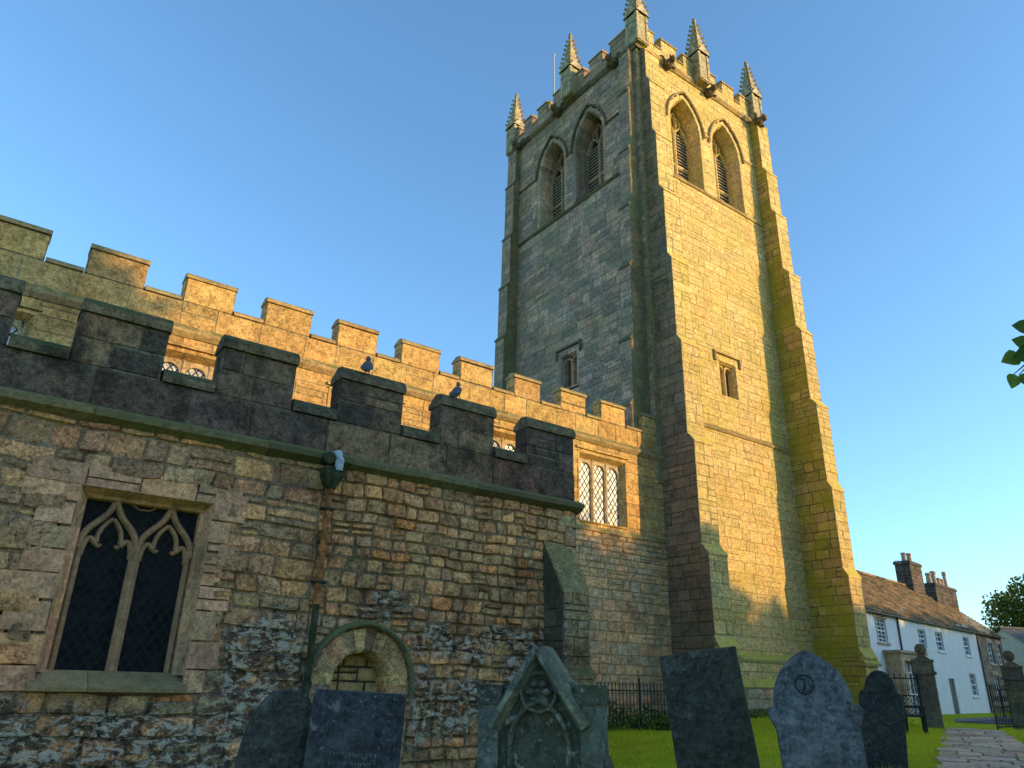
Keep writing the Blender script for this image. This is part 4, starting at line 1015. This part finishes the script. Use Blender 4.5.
# grass blades
rng = np.random.default_rng(3); N = 150000
gx_ = rng.uniform(1, 30, N); gy_ = rng.uniform(-1, 14.2, N)
mb = MB(); V = []; Fc = []; C = []
k = 0
for x, y, a, h, t in zip(gx_, gy_, rng.uniform(0, 6.28, N), rng.uniform(.03, .085, N), rng.random(N)):
    pd = path_dist(x, y)
    if abs(pd) < .72+.1*math.sin(x*3) and x > -2: continue
    if y > 13.8 and x < 16: continue
    if y < 2 and x < 6: continue
    if y > 9.8 and x < 8.7: continue
    z = ground(x, y); cx, sy = math.cos(a)*.009, math.sin(a)*.009; h *= .55+1.1*max(0, math.sin(x*1.7+math.sin(y*2.3)*1.5))**2+(.8 if math.sin(x*7.3)*math.sin(y*6.1) > .72 else 0); lx, ly = math.sin(a*3)*h*.5, math.cos(a*5)*h*.5
    V += [(x-cx, y-sy, z-.01), (x+cx, y+sy, z-.01), (x+lx, y+ly, z+h)]; Fc.append((k, k+1, k+2)); t = min(1, max(0, .5*t+.5*(.5+.5*math.sin(x*2.1+1.7*math.sin(y*1.3))*math.cos(y*2.7+x)))); C += [(t, t, t)]*3; k += 3
mb.v = V; mb.f = Fc; mb.c = C
o = mb.build('grass', M['grass_blade']); tag(o, 'short bright green churchyard grass around the graves', 'grass', kind='stuff')

# ------------------------------------------------------------------ gate piers, gate, bench
def gate_pier(x, y, label, s=1.):
    z = ground(x, y); r = thing('gate_pier', label, 'gate pier', (x, y, z), 'stone gate piers with ball finials', True, (0, 0, math.atan2(PD.y, PD.x)))
    rng = random.Random(int(x*10)); mb = MB(); c = palette([(.16, .14, .10), (.13, .12, .09), (.19, .16, .11)], .12); w = .26*s
    for (F, ) in ((Frame((0, -w, 0), (1, 0, 0), (0, -1, 0)),), (Frame((0, w, 0), (1, 0, 0), (0, 1, 0)),), (Frame((-w, 0, 0), (0, 1, 0), (-1, 0, 0)),), (Frame((w, 0, 0), (0, 1, 0), (1, 0, 0)),)):
        masonry(mb, F, -.1-EYE, 1.48*s-EYE, solid(-w, w), (.25, .35), (.6, .7), .01, .01, c, int(x), .004, 3, 3, .012)
    mb.build('shaft', M['pier'], r)
    mb = MB(); mb.box((-w-.07, -w-.07, 1.48*s), (w+.07, w+.07, 1.56*s), c(0, 0, rng)); mb.box((-w-.02, -w-.02, 1.56*s), (w+.02, w+.02, 1.84*s), c(0, 0, rng))
    mb.box((-w-.05, -w-.05, 1.84*s), (w+.05, w+.05, 1.90*s), c(0, 0, rng)); a = w-.02
    mb.add([(-a, -a, 1.9*s), (a, -a, 1.9*s), (a, a, 1.9*s), (-a, a, 1.9*s), (-.1, -.1, 2.02*s), (.1, -.1, 2.02*s), (.1, .1, 2.02*s), (-.1, .1, 2.02*s)], [(0, 1, 5, 4), (1, 2, 6, 5), (2, 3, 7, 6), (3, 0, 4, 7), (4, 5, 6, 7)], c(0, 0, rng))
    mb.build('cap', M['pier'], r)
    mb = MB(); mb.lathe((0, 0, 2.2*s), [(.05, -.2), (.07, -.16)]+[(.17*math.sin(t)*s, -.16*math.cos(t)*1.08) for t in [i*math.pi/10 for i in range(1, 10)]]+[(0.0, .17)], 14, c(0, 0, rng)); mb.build('ball_finial', M['pier'], r, True)
gate_pier(24.5, 12.1, 'mossy stone gate pier with ball finial just left of the path')
gate_pier(27.9, 11.0, 'mossy stone gate pier with ball finial to the right of the lattice gate')
gate_pier(22.9, 13.6, 'gate pier whose ball finial peeps out between the tower and the next pier', .98)
def gate(x, y, ang, w, label):
    z = ground(x, y)+.06; r = thing('iron_gate', label, 'gate', (x, y, z), 'wrought iron gates', True, (0, 0, ang))
    mb = MB()
    for u in (0, w): mb.tube([(u, 0, 0), (u, 0, 1.18), (u, 0, 1.22), (u, 0, 1.30)], [.024, .024, .034, .004], 6)
    for zz in (.05, .62, 1.1): mb.box((0, -.012, zz), (w, .012, zz+.035))
    mb.build('frame', M['iron'], r)
    mb = MB(); n = 11
    for i in range(-n, 2*n):
        for sg in (1, -1):
            a = i*w/n; P0 = (a, .05); P1 = (a+sg*.55, .62)
            def clip(p0, p1):
                t0, t1 = 0., 1.; du = p1[0]-p0[0]
                ta, tb = (0-p0[0])/du, (w-p0[0])/du; lo, hi = min(ta, tb), max(ta, tb); t0, t1 = max(0, lo), min(1, hi)
                return None if t0 >= t1 else ((p0[0]+du*t0, p0[1]+(p1[1]-p0[1])*t0), (p0[0]+du*t1, p0[1]+(p1[1]-p0[1])*t1))
            q = clip(P0, P1)
            if q and (sg > 0 or i % 2 == 0): mb.cyl((q[0][0], 0, q[0][1]), (q[1][0], 0, q[1][1]), .009, None, 4)
    mb.build('lattice', M['iron'], r)
    mb = MB()
    for i in range(1, 8):
        u = w*i/8; mb.cyl((u, 0, .64), (u, 0, 1.1), .009, None, 5)
        mb.tube([(u+.055*math.cos(t), 0, .86+.09*math.sin(t)) for t in [k*math.pi/5 for k in range(11)]], [.010]*11, 4)
        mb.tube([(u, 0, 1.1), (u, 0, 1.22), (u, 0, 1.27)], [.012, .02, .003], 5)
    mb.build('scroll_panel', M['iron'], r)
gate(27.6, 11.15, rad(186), 1.55, 'open black iron gate leaf with diagonal lattice by the right pier')
gate(23.1, 13.0, rad(-42), 1.3, 'closed black scrolled iron gate behind the bench')
bp = Vector((20.9, 10.75)); zb = ground(bp.x, bp.y)
br = thing('bench', 'low dark wooden bench with slatted seat on the grass by the gate pier', 'bench', (bp.x, bp.y, zb), None, True, (0, 0, math.atan2(PD.y, PD.x)+rad(4)))
mb = MB()
for i in range(4): mb.box((-.75, -.22+i*.115, .42), (.75, -.13+i*.115, .455))
mb.build('seat', M['bench'], br)
mb = MB()
for z in (.56, .68, .80): mb.box((-.75, .235, z), (.75, .26, z+.08))
mb.build('backrest', M['bench'], br)
for (x, y, h) in ((-.68, -.18, .62), (.68, -.18, .62), (-.68, .25, .9), (.68, .25, .9)):
    mb = MB(); mb.box((x-.035, y-.035, -.05), (x+.035, y+.035, h)); mb.build('leg', M['bench'], br)
for x in (-.68, .68):
    mb = MB(); mb.box((x-.04, -.25, .62), (x+.04, .26, .66)); mb.build('armrest', M['bench'], br)

# ------------------------------------------------------------------ houses beyond the road
HD = Vector((.9887, .1498, 0)); HN = Vector((.1498, -.9887, 0)); HO = Vector((43.88, 21.23, 0)); HZ = -1.05
HF = Frame(HO, HD, HN)
def quad(mb, F, u0, u1, z0, z1, n, col=(.5, .5, .5)): mb.add([F.P(u0, z0, n), F.P(u1, z0, n), F.P(u1, z1, n), F.P(u0, z1, n)], [(0, 1, 2, 3)], col)
def fbox(mb, F, u0, u1, z0, z1, n0, n1, col=(.5, .5, .5)):
    v = [F.P(u, z, n) for n in (n0, n1) for (u, z) in ((u0, z0), (u1, z0), (u1, z1), (u0, z1))]
    mb.add(v, [(3, 2, 1, 0), (4, 5, 6, 7), (0, 1, 5, 4), (1, 2, 6, 5), (2, 3, 7, 6), (3, 0, 4, 7)], col)
def hwall(mb, F, u0, u1, z0, z1, holes, col):
    us = sorted({u0, u1, *[h[0] for h in holes], *[h[1] for h in holes]}); zs = sorted({z0, z1, *[h[2] for h in holes], *[h[3] for h in holes]})
    for i in range(len(us)-1):
        for j in range(len(zs)-1):
            um, zm = (us[i]+us[i+1])/2, (zs[j]+zs[j+1])/2
            if any(h[0] < um < h[1] and h[2] < zm < h[3] for h in holes): continue
            quad(mb, F, us[i], us[i+1], zs[j], zs[j+1], 0, col)
    for h in holes:
        for (a, b, c, d) in ((h[0], h[0], h[2], h[3]), (h[1], h[1], h[2], h[3])): mb.add([F.P(a, c, 0), F.P(a, d, 0), F.P(a, d, -.22), F.P(a, c, -.22)], [(0, 1, 2, 3)], col)
        for z in (h[2], h[3]): mb.add([F.P(h[0], z, 0), F.P(h[1], z, 0), F.P(h[1], z, -.22), F.P(h[0], z, -.22)], [(0, 1, 2, 3)], col)
def house_window(F, parent, u0, u1, z0, z1, frame_mat, sill_mat, bars=(2, 4), surround=None):
    b = MB(); t = .055; n0, n1 = -.16, -.08
    for (a, c, d, e) in ((u0, u0+t, z0, z1), (u1-t, u1, z0, z1), (u0, u1, z0, z0+t), (u0, u1, z1-t, z1), (u0, u1, (z0+z1)/2-.03, (z0+z1)/2+.03)): fbox(b, F, a, c, d, e, n0, n1)
    for i in range(1, bars[0]): u = u0+(u1-u0)*i/bars[0]; fbox(b, F, u-.018, u+.018, z0, z1, n0+.01, n1-.01)
    for i in range(1, bars[1]): z = z0+(z1-z0)*i/bars[1]; fbox(b, F, u0, u1, z-.015, z+.015, n0+.01, n1-.01)
    w = b.build('window', frame_mat, parent)
    g = MB(); quad(g, F, u0, u1, z0, z1, -.14); g.build('pane', M['pane'], w)
    s_ = MB(); fbox(s_, F, u0-.08, u1+.08, z0-.11, z0-.002, -.1, .08, (.4, .35, .28)); s_.build('sill', sill_mat, w)
    if surround:
        q = MB(); fbox(q, F, u0-.14, u1+.14, z1+.002, z1+.26, -.02, .035, (.38, .31, .22))
        q.build('lintel', surround, w)
    return w
def tile_roof(F, u0, u1, ze, zr, depth, over, colf, seed, th=.05, rise_dip=0.):
    """stone slates laid row by row"""
    rng = random.Random(seed); mb = MB(); L = math.hypot(depth+over, zr-ze); rows = int(L/.22); 
    def Q(u, t): n = over-(depth+over)*t; z = ze+(zr-ze)*t; return F.P(u, z, n)
    nrm = (F.N*(zr-ze)+Vector((0, 0, depth+over))).normalized()
    for i in range(rows):
        t0, t1 = i/rows, min(1, (i+1.15)/rows); u = u0-rng.random()*.3
        while u < u1:
            w = rng.uniform(.22, .5); a, b = max(u, u0), min(u+w-.012, u1)
            if b-a > .03:
                k = rng.uniform(.0, .02); P0, P1, P2, P3 = Q(a, t0)+nrm*(th+k), Q(b, t0)+nrm*(th+k), Q(b, t1)+nrm*(.012), Q(a, t1)+nrm*(.012)
                mb.add([P0, P1, P2, P3, Q(a, t0), Q(b, t0)], [(0, 1, 2, 3), (0, 4, 5, 1)], colf(0, 0, rng))
            u += w
    # back slope
    mb.add([F.P(u0, zr, -depth), F.P(u1, zr, -depth), F.P(u1, ze, -2*depth-over), F.P(u0, ze, -2*depth-over)], [(0, 1, 2, 3)], colf(0, 0, rng))
    u = u0
    while u < u1: e = min(u1, u+.5); fbox(mb, F, u+.004, e-.004, zr-.02, zr+.11, -depth-.13, -depth+.13, colf(0, 0, rng)); u = e
    return mb
RFC = palette([(.19, .14, .09), (.12, .095, .07), (.24, .17, .10), (.09, .075, .06), (.26, .18, .11)], .25)
RFB = palette([(.10, .12, .15), (.12, .14, .17), (.09, .105, .13)], .12)
M['roof'] = stone_mat('stone_slate_roof', dirt=.3, grain=.5, moss=.35, moss_col=(.12, .12, .05))
def chimney(F, parent, u0, u1, z0, z1, n0, n1, pots, col=(.085, .075, .07)):
    b = MB(); rng = random.Random(int(u0*10)); 
    c = palette([col, tuple(x*1.3 for x in col), tuple(x*.75 for x in col)], .15)
    fbox(b, F, u0+.02, u1-.02, z0, z1, n0+.02, n1-.02, col)
    masonry(b, F.off(n1), z0, z1, solid(u0, u1), (.2, .3), (.3, .6), .012, .012, c, 3, .004, 3, 3, .012)
    masonry(b, Frame(F.O+F.U*u0, F.N, -F.U), z0, z1, solid(n0, n1), (.2, .3), (.3, .6), .012, .012, c, 4, .004, 3, 3, .012)
    masonry(b, Frame(F.O+F.U*u1, F.N, F.U), z0, z1, solid(n0, n1), (.2, .3), (.3, .6), .012, .012, c, 5, .004, 3, 3, .012)
    fbox(b, F, u0-.07, u1+.07, z1-.16, z1, n0-.07, n1+.07, col); fbox(b, F, u0-.02, u1+.02, z1, z1+.06, n0-.02, n1+.02, col)
    o = b.build('chimney', M['chim'], parent)
    for (u, h, r) in pots:
        p = MB(); q = F.P(u, z1+.05, (n0+n1)/2); p.lathe(q, [(r, 0), (r*.8, h*.75), (r*1.0, h*.78), (r*1.05, h*.9), (r*.85, h), (r*.6, h), (r*.6, h*.5)], 12); p.build('chimney_pot', M['pot'], o)
# white rendered cottage row
h = thing('rendered_cottage', 'long white rendered cottage with stone slate roof and tall chimney beyond the churchyard gate', 'house', HF.P(0, HZ, 0))
wins = [(-7.15, -5.75, 2.28, 3.42), (-1.2, -.05, 2.28, 3.26), (1.6, 2.8, 2.26, 3.28), (6.6, 7.75, 2.22, 3.28), (6.5, 7.7, -.08, 1.18), (-1.2, .0, -.1, 1.1)]
doorh = (2.5, 3.5, HZ, .82)
mb = MB(); hwall(mb, HF, -4.3, 9.65, HZ-.3, 3.86, [w for w in wins if w[0] > -4.3]+[doorh], (.6, .6, .6))
quad(mb, Frame(HF.P(9.65, -EYE, 0), -HN, HD), 0, 6, HZ-.3, 3.72, 0)
mb.build('wall', M['render_white'], h)
mb = MB(); hwall(mb, HF.off(.004), -16, -4.3, HZ-.3, 3.86, [w for w in wins if w[0] < -4.3], (.6, .6, .6)); mb.build('cream_wall', M['render_white'], h)
for i, w in enumerate(wins): house_window(HF, h, *w, M['paint_white'], M['paint_white'] if i else M['cottage'], (3, 6) if i == 0 else (2, 4), M['cottage'] if i == 0 else None)
tile_roof(HF, -16, 9.75, 3.68, 6.55, 3.0, .25, RFC, 41).build('roof', M['roof'], h)
mb = MB(); fbox(mb, HF, -16, 9.7, 3.60, 3.67, .12, .24); mb.build('gutter', M['iron'], h)
mb = MB(); fbox(mb, HF, 2.5, 3.5, HZ, .82, -.16, -.10); d = mb.build('door', M['paint_dark'], h)
mb = MB(); fbox(mb, HF, 3.3, 3.36, -.2, -.1, -.1, -.06); mb.build('handle', M['pole'], d)
chimney(HF, h, 7.35, 9.55, 5.3, 8.15, -3.45, -2.5, [(7.95, .62, .17), (9.0, .72, .17)])
# bay / stone porch on the left
pb = MB(); n1 = .75
fbox(pb, HF, -6.6, -3.1, 1.45, 1.80, 0, n1, (.42, .33, .23)); fbox(pb, HF, -6.75, -2.95, 1.80, 1.92, 0, n1+.1, (.36, .29, .21))
for (a, b) in ((-6.6, -6.15), (-3.55, -3.1)): fbox(pb, HF, a, b, HZ, 1.45, 0, n1, (.40, .32, .23))
porch = pb.build('porch', M['cottage'], h)
mb = MB(); fbox(mb, HF, -6.15, -3.55, HZ, 1.45, .35, .40); mb.build('porch_glazing', M['pane'], porch)
mb = MB()
for i in range(6): u = -6.15+2.6*i/5; fbox(mb, HF, u-.03, u+.03, HZ, 1.45, .40, .46)
for z in (-.1, .9): fbox(mb, HF, -6.15, -3.55, z, z+.06, .405, .455)
mb.build('porch_frame', M['paint_white'], porch)
mb = MB()
for u in (-4.2, 9.45): q = HF.P(u, 0, .06); mb = MB(); mb.cyl((q.x, q.y, .4), (q.x, q.y, EYE+3.6), .045, None, 8); mb.build('downpipe', M['iron'], h)
# aerial
mb = MB(); q = HF.P(7.3, 0, -2.9); mb.cyl((q.x, q.y, EYE+6.4), (q.x, q.y, EYE+8.5), .02, None, 5)
for (z, l) in ((8.0, 1.4),):
    a = Vector((q.x, q.y, EYE+z)); mb.cyl(a, a-HD*l, .012, None, 4)
    for k in range(8): c = a-HD*(l*(k+1)/8); mb.cyl(c-Vector((0, 0, .14)), c+Vector((0, 0, .14)), .008, None, 4)
mb.build('television_aerial', M['iron'], h)
# stone cottage further along
h = thing('stone_cottage', 'brown stone cottage joined to the far end of the white one, with many chimney pots', 'house', HF.P(12, HZ, 0))
F2 = HF.off(.0); mb = MB(); sw2 = [(11.6, 12.7, 1.9, 3.2), (11.6, 12.7, -.2, 1.2), (13.7, 14.7, 1.9, 3.2)]
masonry(mb, F2, HZ-.3, 3.6, with_holes(9.66, 15.3, [rect_hole(*w) for w in sw2]), (.2, .3), (.3, .6), .015, .012, palette([(.24, .19, .14), (.20, .16, .12), (.28, .22, .16)], .15), 88, .004, 3, 3, .012)
hwall(mb, F2.off(-.005), 9.66, 15.3, HZ-.3, 3.78, sw2, (.2, .17, .13)); quad(mb, Frame(HF.P(15.3, -EYE, 0), -HN, HD), 0, 6, HZ-.3, 3.7, 0, (.22, .18, .13))
mb.build('wall', M['cottage'], h)
for w in sw2: house_window(F2, h, *w, M['paint_white'], M['cottage'], (2, 4), M['cottage'])
tile_roof(F2, 9.76, 15.5, 3.58, 6.1, 3.0, .25, RFC, 42).build('roof', M['roof'], h)
chimney(F2, h, 12.2, 16.8, 4.8, 7.2, -3.5, -2.6, [(12.6, .75, .2), (13.7, 1.0, .2), (14.5, .6, .24), (15.3, .6, .2), (16.3, 1.25, .15)], (.075, .068, .065))
# blue-slated cottage further right
Fb = Frame((62, 22.5, 0), (.93, -.36, 0), (-.36, -.93, 0))
h = thing('slate_roofed_cottage', 'small pale cottage with a blue slate roof behind the right gate pier', 'house', Fb.P(4, HZ, 0))
mb = MB(); mb.add([Fb.P(0, 2.85, 0), Fb.P(0, 4.55, -2.6), Fb.P(0, 2.85, -5.2)], [(0, 1, 2)]); mb.add([Fb.P(12, 2.85, 0), Fb.P(12, 4.55, -2.6), Fb.P(12, 2.85, -5.2)], [(0, 1, 2)]); wb = [(1.0, 2.2, 1.2, 2.4), (4, 5.2, 1.2, 2.4), (1.0, 2.2, -.5, .7), (6.5, 7.5, 1.2, 2.4), (4, 5.2, -.5, .7)]
hwall(mb, Fb, 0, 12, HZ-.3, 2.9, wb, (.6, .6, .6)); quad(mb, Frame(Fb.P(0, -EYE, 0), -Fb.N, -Fb.U), 0, 5.2, HZ-.3, 2.85, 0); mb.build('wall', M['render_cream'], h)
for w in wb: house_window(Fb, h, *w, M['paint_white'], M['paint_white'])
tile_roof(Fb, -.2, 12.2, 2.85, 4.6, 2.6, .2, RFB, 43, .02).build('roof', M['slate'], h)
# roadside railing in front of the white cottage
rr = thing('roadside_railing', 'sparse black post and rail barrier on the verge before the white cottage', 'railing', HF.P(1, HZ, 4))
for u in (-1.6, 1.35, 4.3, 7.2):
    p = MB(); q = HF.P(u, 0, 3.4); p.tube([(q.x, q.y, .3), (q.x, q.y, 1.65), (q.x, q.y, 1.70), (q.x, q.y, 1.78)], [.045, .045, .06, .01], 7); p.build('post', M['iron'], rr)
for z in (.55, 1.05):
    p = MB(); a, b = HF.P(-1.6, z-EYE+.5, 3.4), HF.P(7.2, z-EYE+.5, 3.4); p.cyl(a, b, .018, None, 5); p.build('rail', M['iron'], rr)
# road
mb = MB(); zr = EYE-1.012
a = HF.P(-12, 0, 9.5); b = HF.P(60, 0, 9.5); c = HF.P(60, 0, 4.2); d = HF.P(-12, 0, 4.2)
pts = []; n = 60
for i in range(n+1):
    for j in range(5):
        p = (a+(b-a)*(i/n))*(1-j/4)+(d+(c-d)*(i/n))*(j/4); pts.append((p.x, p.y, ground(p.x, p.y)+.02))
mb.add(pts, [(i*5+j, i*5+j+1, (i+1)*5+j+1, (i+1)*5+j) for i in range(n) for j in range(4)])
o = mb.build('road', plain_mat('asphalt', (.06, .062, .068), .9, var=.25, scale=6)); tag(o, kind='structure')
mb = MB()
for i in range(n):
    p0 = d+(c-d)*(i/n); p1 = d+(c-d)*((i+1)/n); z0_, z1_ = ground(p0.x, p0.y), ground(p1.x, p1.y); w = HN*-.15
    mb.add([(p0.x, p0.y, z0_-.05), (p1.x, p1.y, z1_-.05), (p1.x, p1.y, z1_+.12), (p0.x, p0.y, z0_+.12), (p0.x+w.x, p0.y+w.y, z0_+.12), (p1.x+w.x, p1.y+w.y, z1_+.12)], [(0, 1, 2, 3), (3, 2, 5, 4)], (.25, .23, .2))
o = mb.build('kerb', M['cottage']); tag(o, kind='structure')

# ------------------------------------------------------------------ trees
def tree(name, label, loc, H, R, n, leaf, seed, trunk_r=.35, crown0=.3, mat='leaf_far', group=None, blobs=14):
    rng = random.Random(seed); t = thing(name, label, 'tree', loc, group, True); mb = MB()
    top = Vector((rng.uniform(-.3, .3), rng.uniform(-.3, .3), H*.8))
    mb.tube([(0, 0, -.3), (0.05, 0, H*.15), top*.5+Vector((.1, .1, 0)), top], [trunk_r*1.3, trunk_r, trunk_r*.6, trunk_r*.12], 9)
    cs = []
    for i in range(blobs):
        a = i*2.4+rng.uniform(-.4, .4); f = (i+.5)/blobs; z = H*(crown0+(1-crown0)*f*.88); rr = R*math.sqrt(max(.05, 1-(2*(f-.4))**2*.75))*rng.uniform(.45, .8)
        c = Vector((math.cos(a)*rr, math.sin(a)*rr, z)); cs.append((c, R*rng.uniform(.32, .5)))
        s0 = Vector((0, 0, max(H*.12, z*.55))); mb.tube([s0, (s0+c)/2+Vector((0, 0, .2)), c], [trunk_r*.4, trunk_r*.2, trunk_r*.06], 6)
    cs.append((Vector((0, 0, H*.6)), R*.55))
    mb.build('trunk', M['bark'], t, True)
    P = []
    for _ in range(n):
        c, r = rng.choice(cs); d = Vector((rng.gauss(0, 1), rng.gauss(0, 1), rng.gauss(0, 1))).normalized()*r*(rng.random()**.4)*rng.uniform(.85, 1.12); p = c+Vector((d.x, d.y, d.z*.8)); P.append((p.x, p.y, p.z, 1))
    mb = MB(); leaves(mb, P, leaf, rng); mb.build('crown', M[mat], t)
    return t
BG = 'trees behind the cottages'
for i, (x, y, H, R, lab) in enumerate([(79, 28, 11.5, 4.8, 'tree with sun-yellowed side rising above the blue slate roof'), (82, 23, 12.5, 6, 'broad dark green tree at the right edge behind the slate-roofed cottage'), (90, 12, 12, 6, 'distant green tree outside the right edge')]):
    tree('tree', lab, (x, y, .4), H, R, 9000, .38, 600+i, .35, .2, group=BG)
# trees across the churchyard that throw the evening shade over the lower walls
SG = 'churchyard trees on the sunset side'
sdir = Vector((.63, -.78, 0)).normalized(); perp = Vector((.78, .63, 0)).normalized()
def shade_tree(xp, zp, R, seed, dist=38., lab=''):
    """stands where the sun ray through (xp, Y=10, height zp) passes"""
    p = Vector((xp, 10, 0))+sdir*dist; top = zp+EYE+dist*math.tan(SUN_EL)
    tree('sycamore_tree', lab, (p.x, p.y, 0), top, R, int((80 if zp > 9.5 and xp < 2 else 92)*top*R), .68, seed, .4, .02, group=SG, blobs=26)
ST_ = [(-16, 10, 5.5), (-10, 11, 5.2), (-5, 13, 5.0), (-1.5, 12, 4.2), (.6, 15.0, 4.6), (3.6, 6.6, 3.6), (6.2, 5.9, 3.4), (8.8, 6.2, 3.4), (11.4, 5.9, 3.4), (14, 6.2, 3.4), (16.6, 6.1, 3.4), (19.2, 6.0, 3.3), (21.2, 5.6, 2.6),
       (24.2, 4.7, 2.6), (27.2, 5.3, 3.0), (30, 5.7, 3.6), (33.2, 6, 3.8), (36.5, 6.4, 4), (40, 7.2, 4.4), (44, 7.6, 4.6), (48, 7.9, 4.6), (52, 8.2, 4.6), (56, 8.4, 4.6), (60, 8.6, 4.6), (64, 8.6, 4.8), (68.5, 9, 5), (74, 9, 5.5), (80, 9, 5.5)]
for i, (xp, zp, R) in enumerate(ST_): shade_tree(xp, zp, R, 700+i, 37 if i % 2 else 39.5, 'leafy tree in the dense row across the churchyard on the sunset side')
# overhanging branch at the right edge: a small tree standing out of frame
q = at_dist(1012, 358, 4.6)
tr = thing('lime_tree', 'young broad-leaved tree whose leaf tips hang into the right edge of the view', 'tree', (6.3, .5, ground(6.3, .5)), None, True)
L0 = Vector(tr.location); mb = MB(); rng = random.Random(91)
mb.tube([(0, 0, -.2), (0, .05, 1.0), (.1, 0, 2.2), (.05, .1, 3.6), (0, 0, 4.6)], [.13, .11, .09, .05, .015], 9)
tips = []
qq = q-L0
br_ = [(Vector((.05, .05, 2.9)), qq+Vector((.12, -.02, .10)))]
for i in range(16):
    a = i*2.4; z = 1.9+i*.16; 
    e = Vector((math.cos(a)*rng.uniform(.7, 1.2), math.sin(a)*rng.uniform(.7, 1.2), z+.6))
    if (e+L0).dot(Vector((math.cos(rad(35.7)), -math.sin(rad(35.7)), 0))) < 0.5: e *= .5
    w = e+L0-Vector((0, 0, EYE)); cz = w.dot(FW)
    if cz > 0 and 512+FPX*w.dot(RT)/cz < 1075: continue
    br_.append((Vector((.04, .04, z-.2)), e))
P = []
for (a, e) in br_:
    mid_ = (a+e)/2+Vector((0, 0, .15)); mb.tube([a, mid_, e], [.025, .014, .005], 6)
    for k in range(26):
        t = rng.uniform(.35, 1.); p = (a*(1-t)+e*t)+Vector((0, 0, .15*(1-abs(2*t-1))))+Vector((rng.gauss(0, .1), rng.gauss(0, .1), rng.gauss(0, .1)))
        w = p+L0-Vector((0, 0, EYE)); cz = w.dot(FW)
        if cz > 0 and 512+FPX*w.dot(RT)/cz < 1040 and 0 < 384+FPX*w.dot(DN)/cz < 800: continue
        P.append(p)
mb.build('trunk', M['bark'], tr, True)
def leaf_shape(mb, c, axis, nrm, L, col):
    axis = axis.normalized(); b = nrm.cross(axis).normalized(); n_ = axis.cross(b)
    prof = [(0, 0), (.12, .30), (.35, .42), (.6, .34), (.82, .17), (1.0, 0)]
    vs = []
    for t, w in prof: vs.append(c+axis*L*t+b*L*w+n_*L*w*.25)
    ctr = [c+axis*L*t for t, w in prof]
    vs2 = [c+axis*L*t-b*L*w+n_*L*w*.25 for t, w in prof]
    allv = vs+ctr+vs2; fs = []; k = len(prof)
    for i in range(k-1): fs += [(i, i+1, k+i+1, k+i), (k+i, k+i+1, 2*k+i+1, 2*k+i)]
    mb.add(allv, fs, col)
lb = MB()
for p in P:
    for _ in range(2):
        t = rng.random(); leaf_shape(lb, p, Vector((rng.gauss(0, 1), rng.gauss(0, 1), -.6)), Vector((rng.gauss(0, .5), rng.gauss(0, .5), 1)), rng.uniform(.07, .11), (t, t, t))
# the few leaves seen against the sky: (px, py, axis in right/up terms)
tw = MB()
for (px, py, ax, ay, L, t) in [(1030, 328, -1, .15, .10, .2), (1034, 352, -1, -.25, .13, .1), (1030, 345, -1, .35, .10, .3), (1019, 356, -1, -.35, .115, .75), (1014, 374, -.35, -.9, .095, .8), (1019, 375, .55, -.6, .10, .5), (1036, 372, .2, -1, .10, .4), (1040, 335, -.3, .9, .1, .3)]:
    c = at_dist(px, py, 4.6)-L0; leaf_shape(lb, c, RT*ax+Vector((0, 0, 1))*ay, -FW+Vector((rng.gauss(0, .3), rng.gauss(0, .3), .2)), L, (t, t, t))
    mb2 = at_dist(1045, 352, 4.6)-L0; tw.tube([mb2, (mb2+c)/2+Vector((0, 0, .01)), c], [.006, .005, .0025], 5)
c0 = at_dist(1075, 338, 4.62)-L0; c1 = at_dist(1040, 350, 4.6)-L0; c2 = at_dist(1013, 361, 4.6)-L0; tw.tube([c0, c1, c2], [.008, .006, .0025], 5)
lb.build('leaf_spray', M['leaf_near'], tr); tw.build('twigs', M['bark'], tr)
for o in bpy.data.objects:
    if '_local' in o: del o['_local']
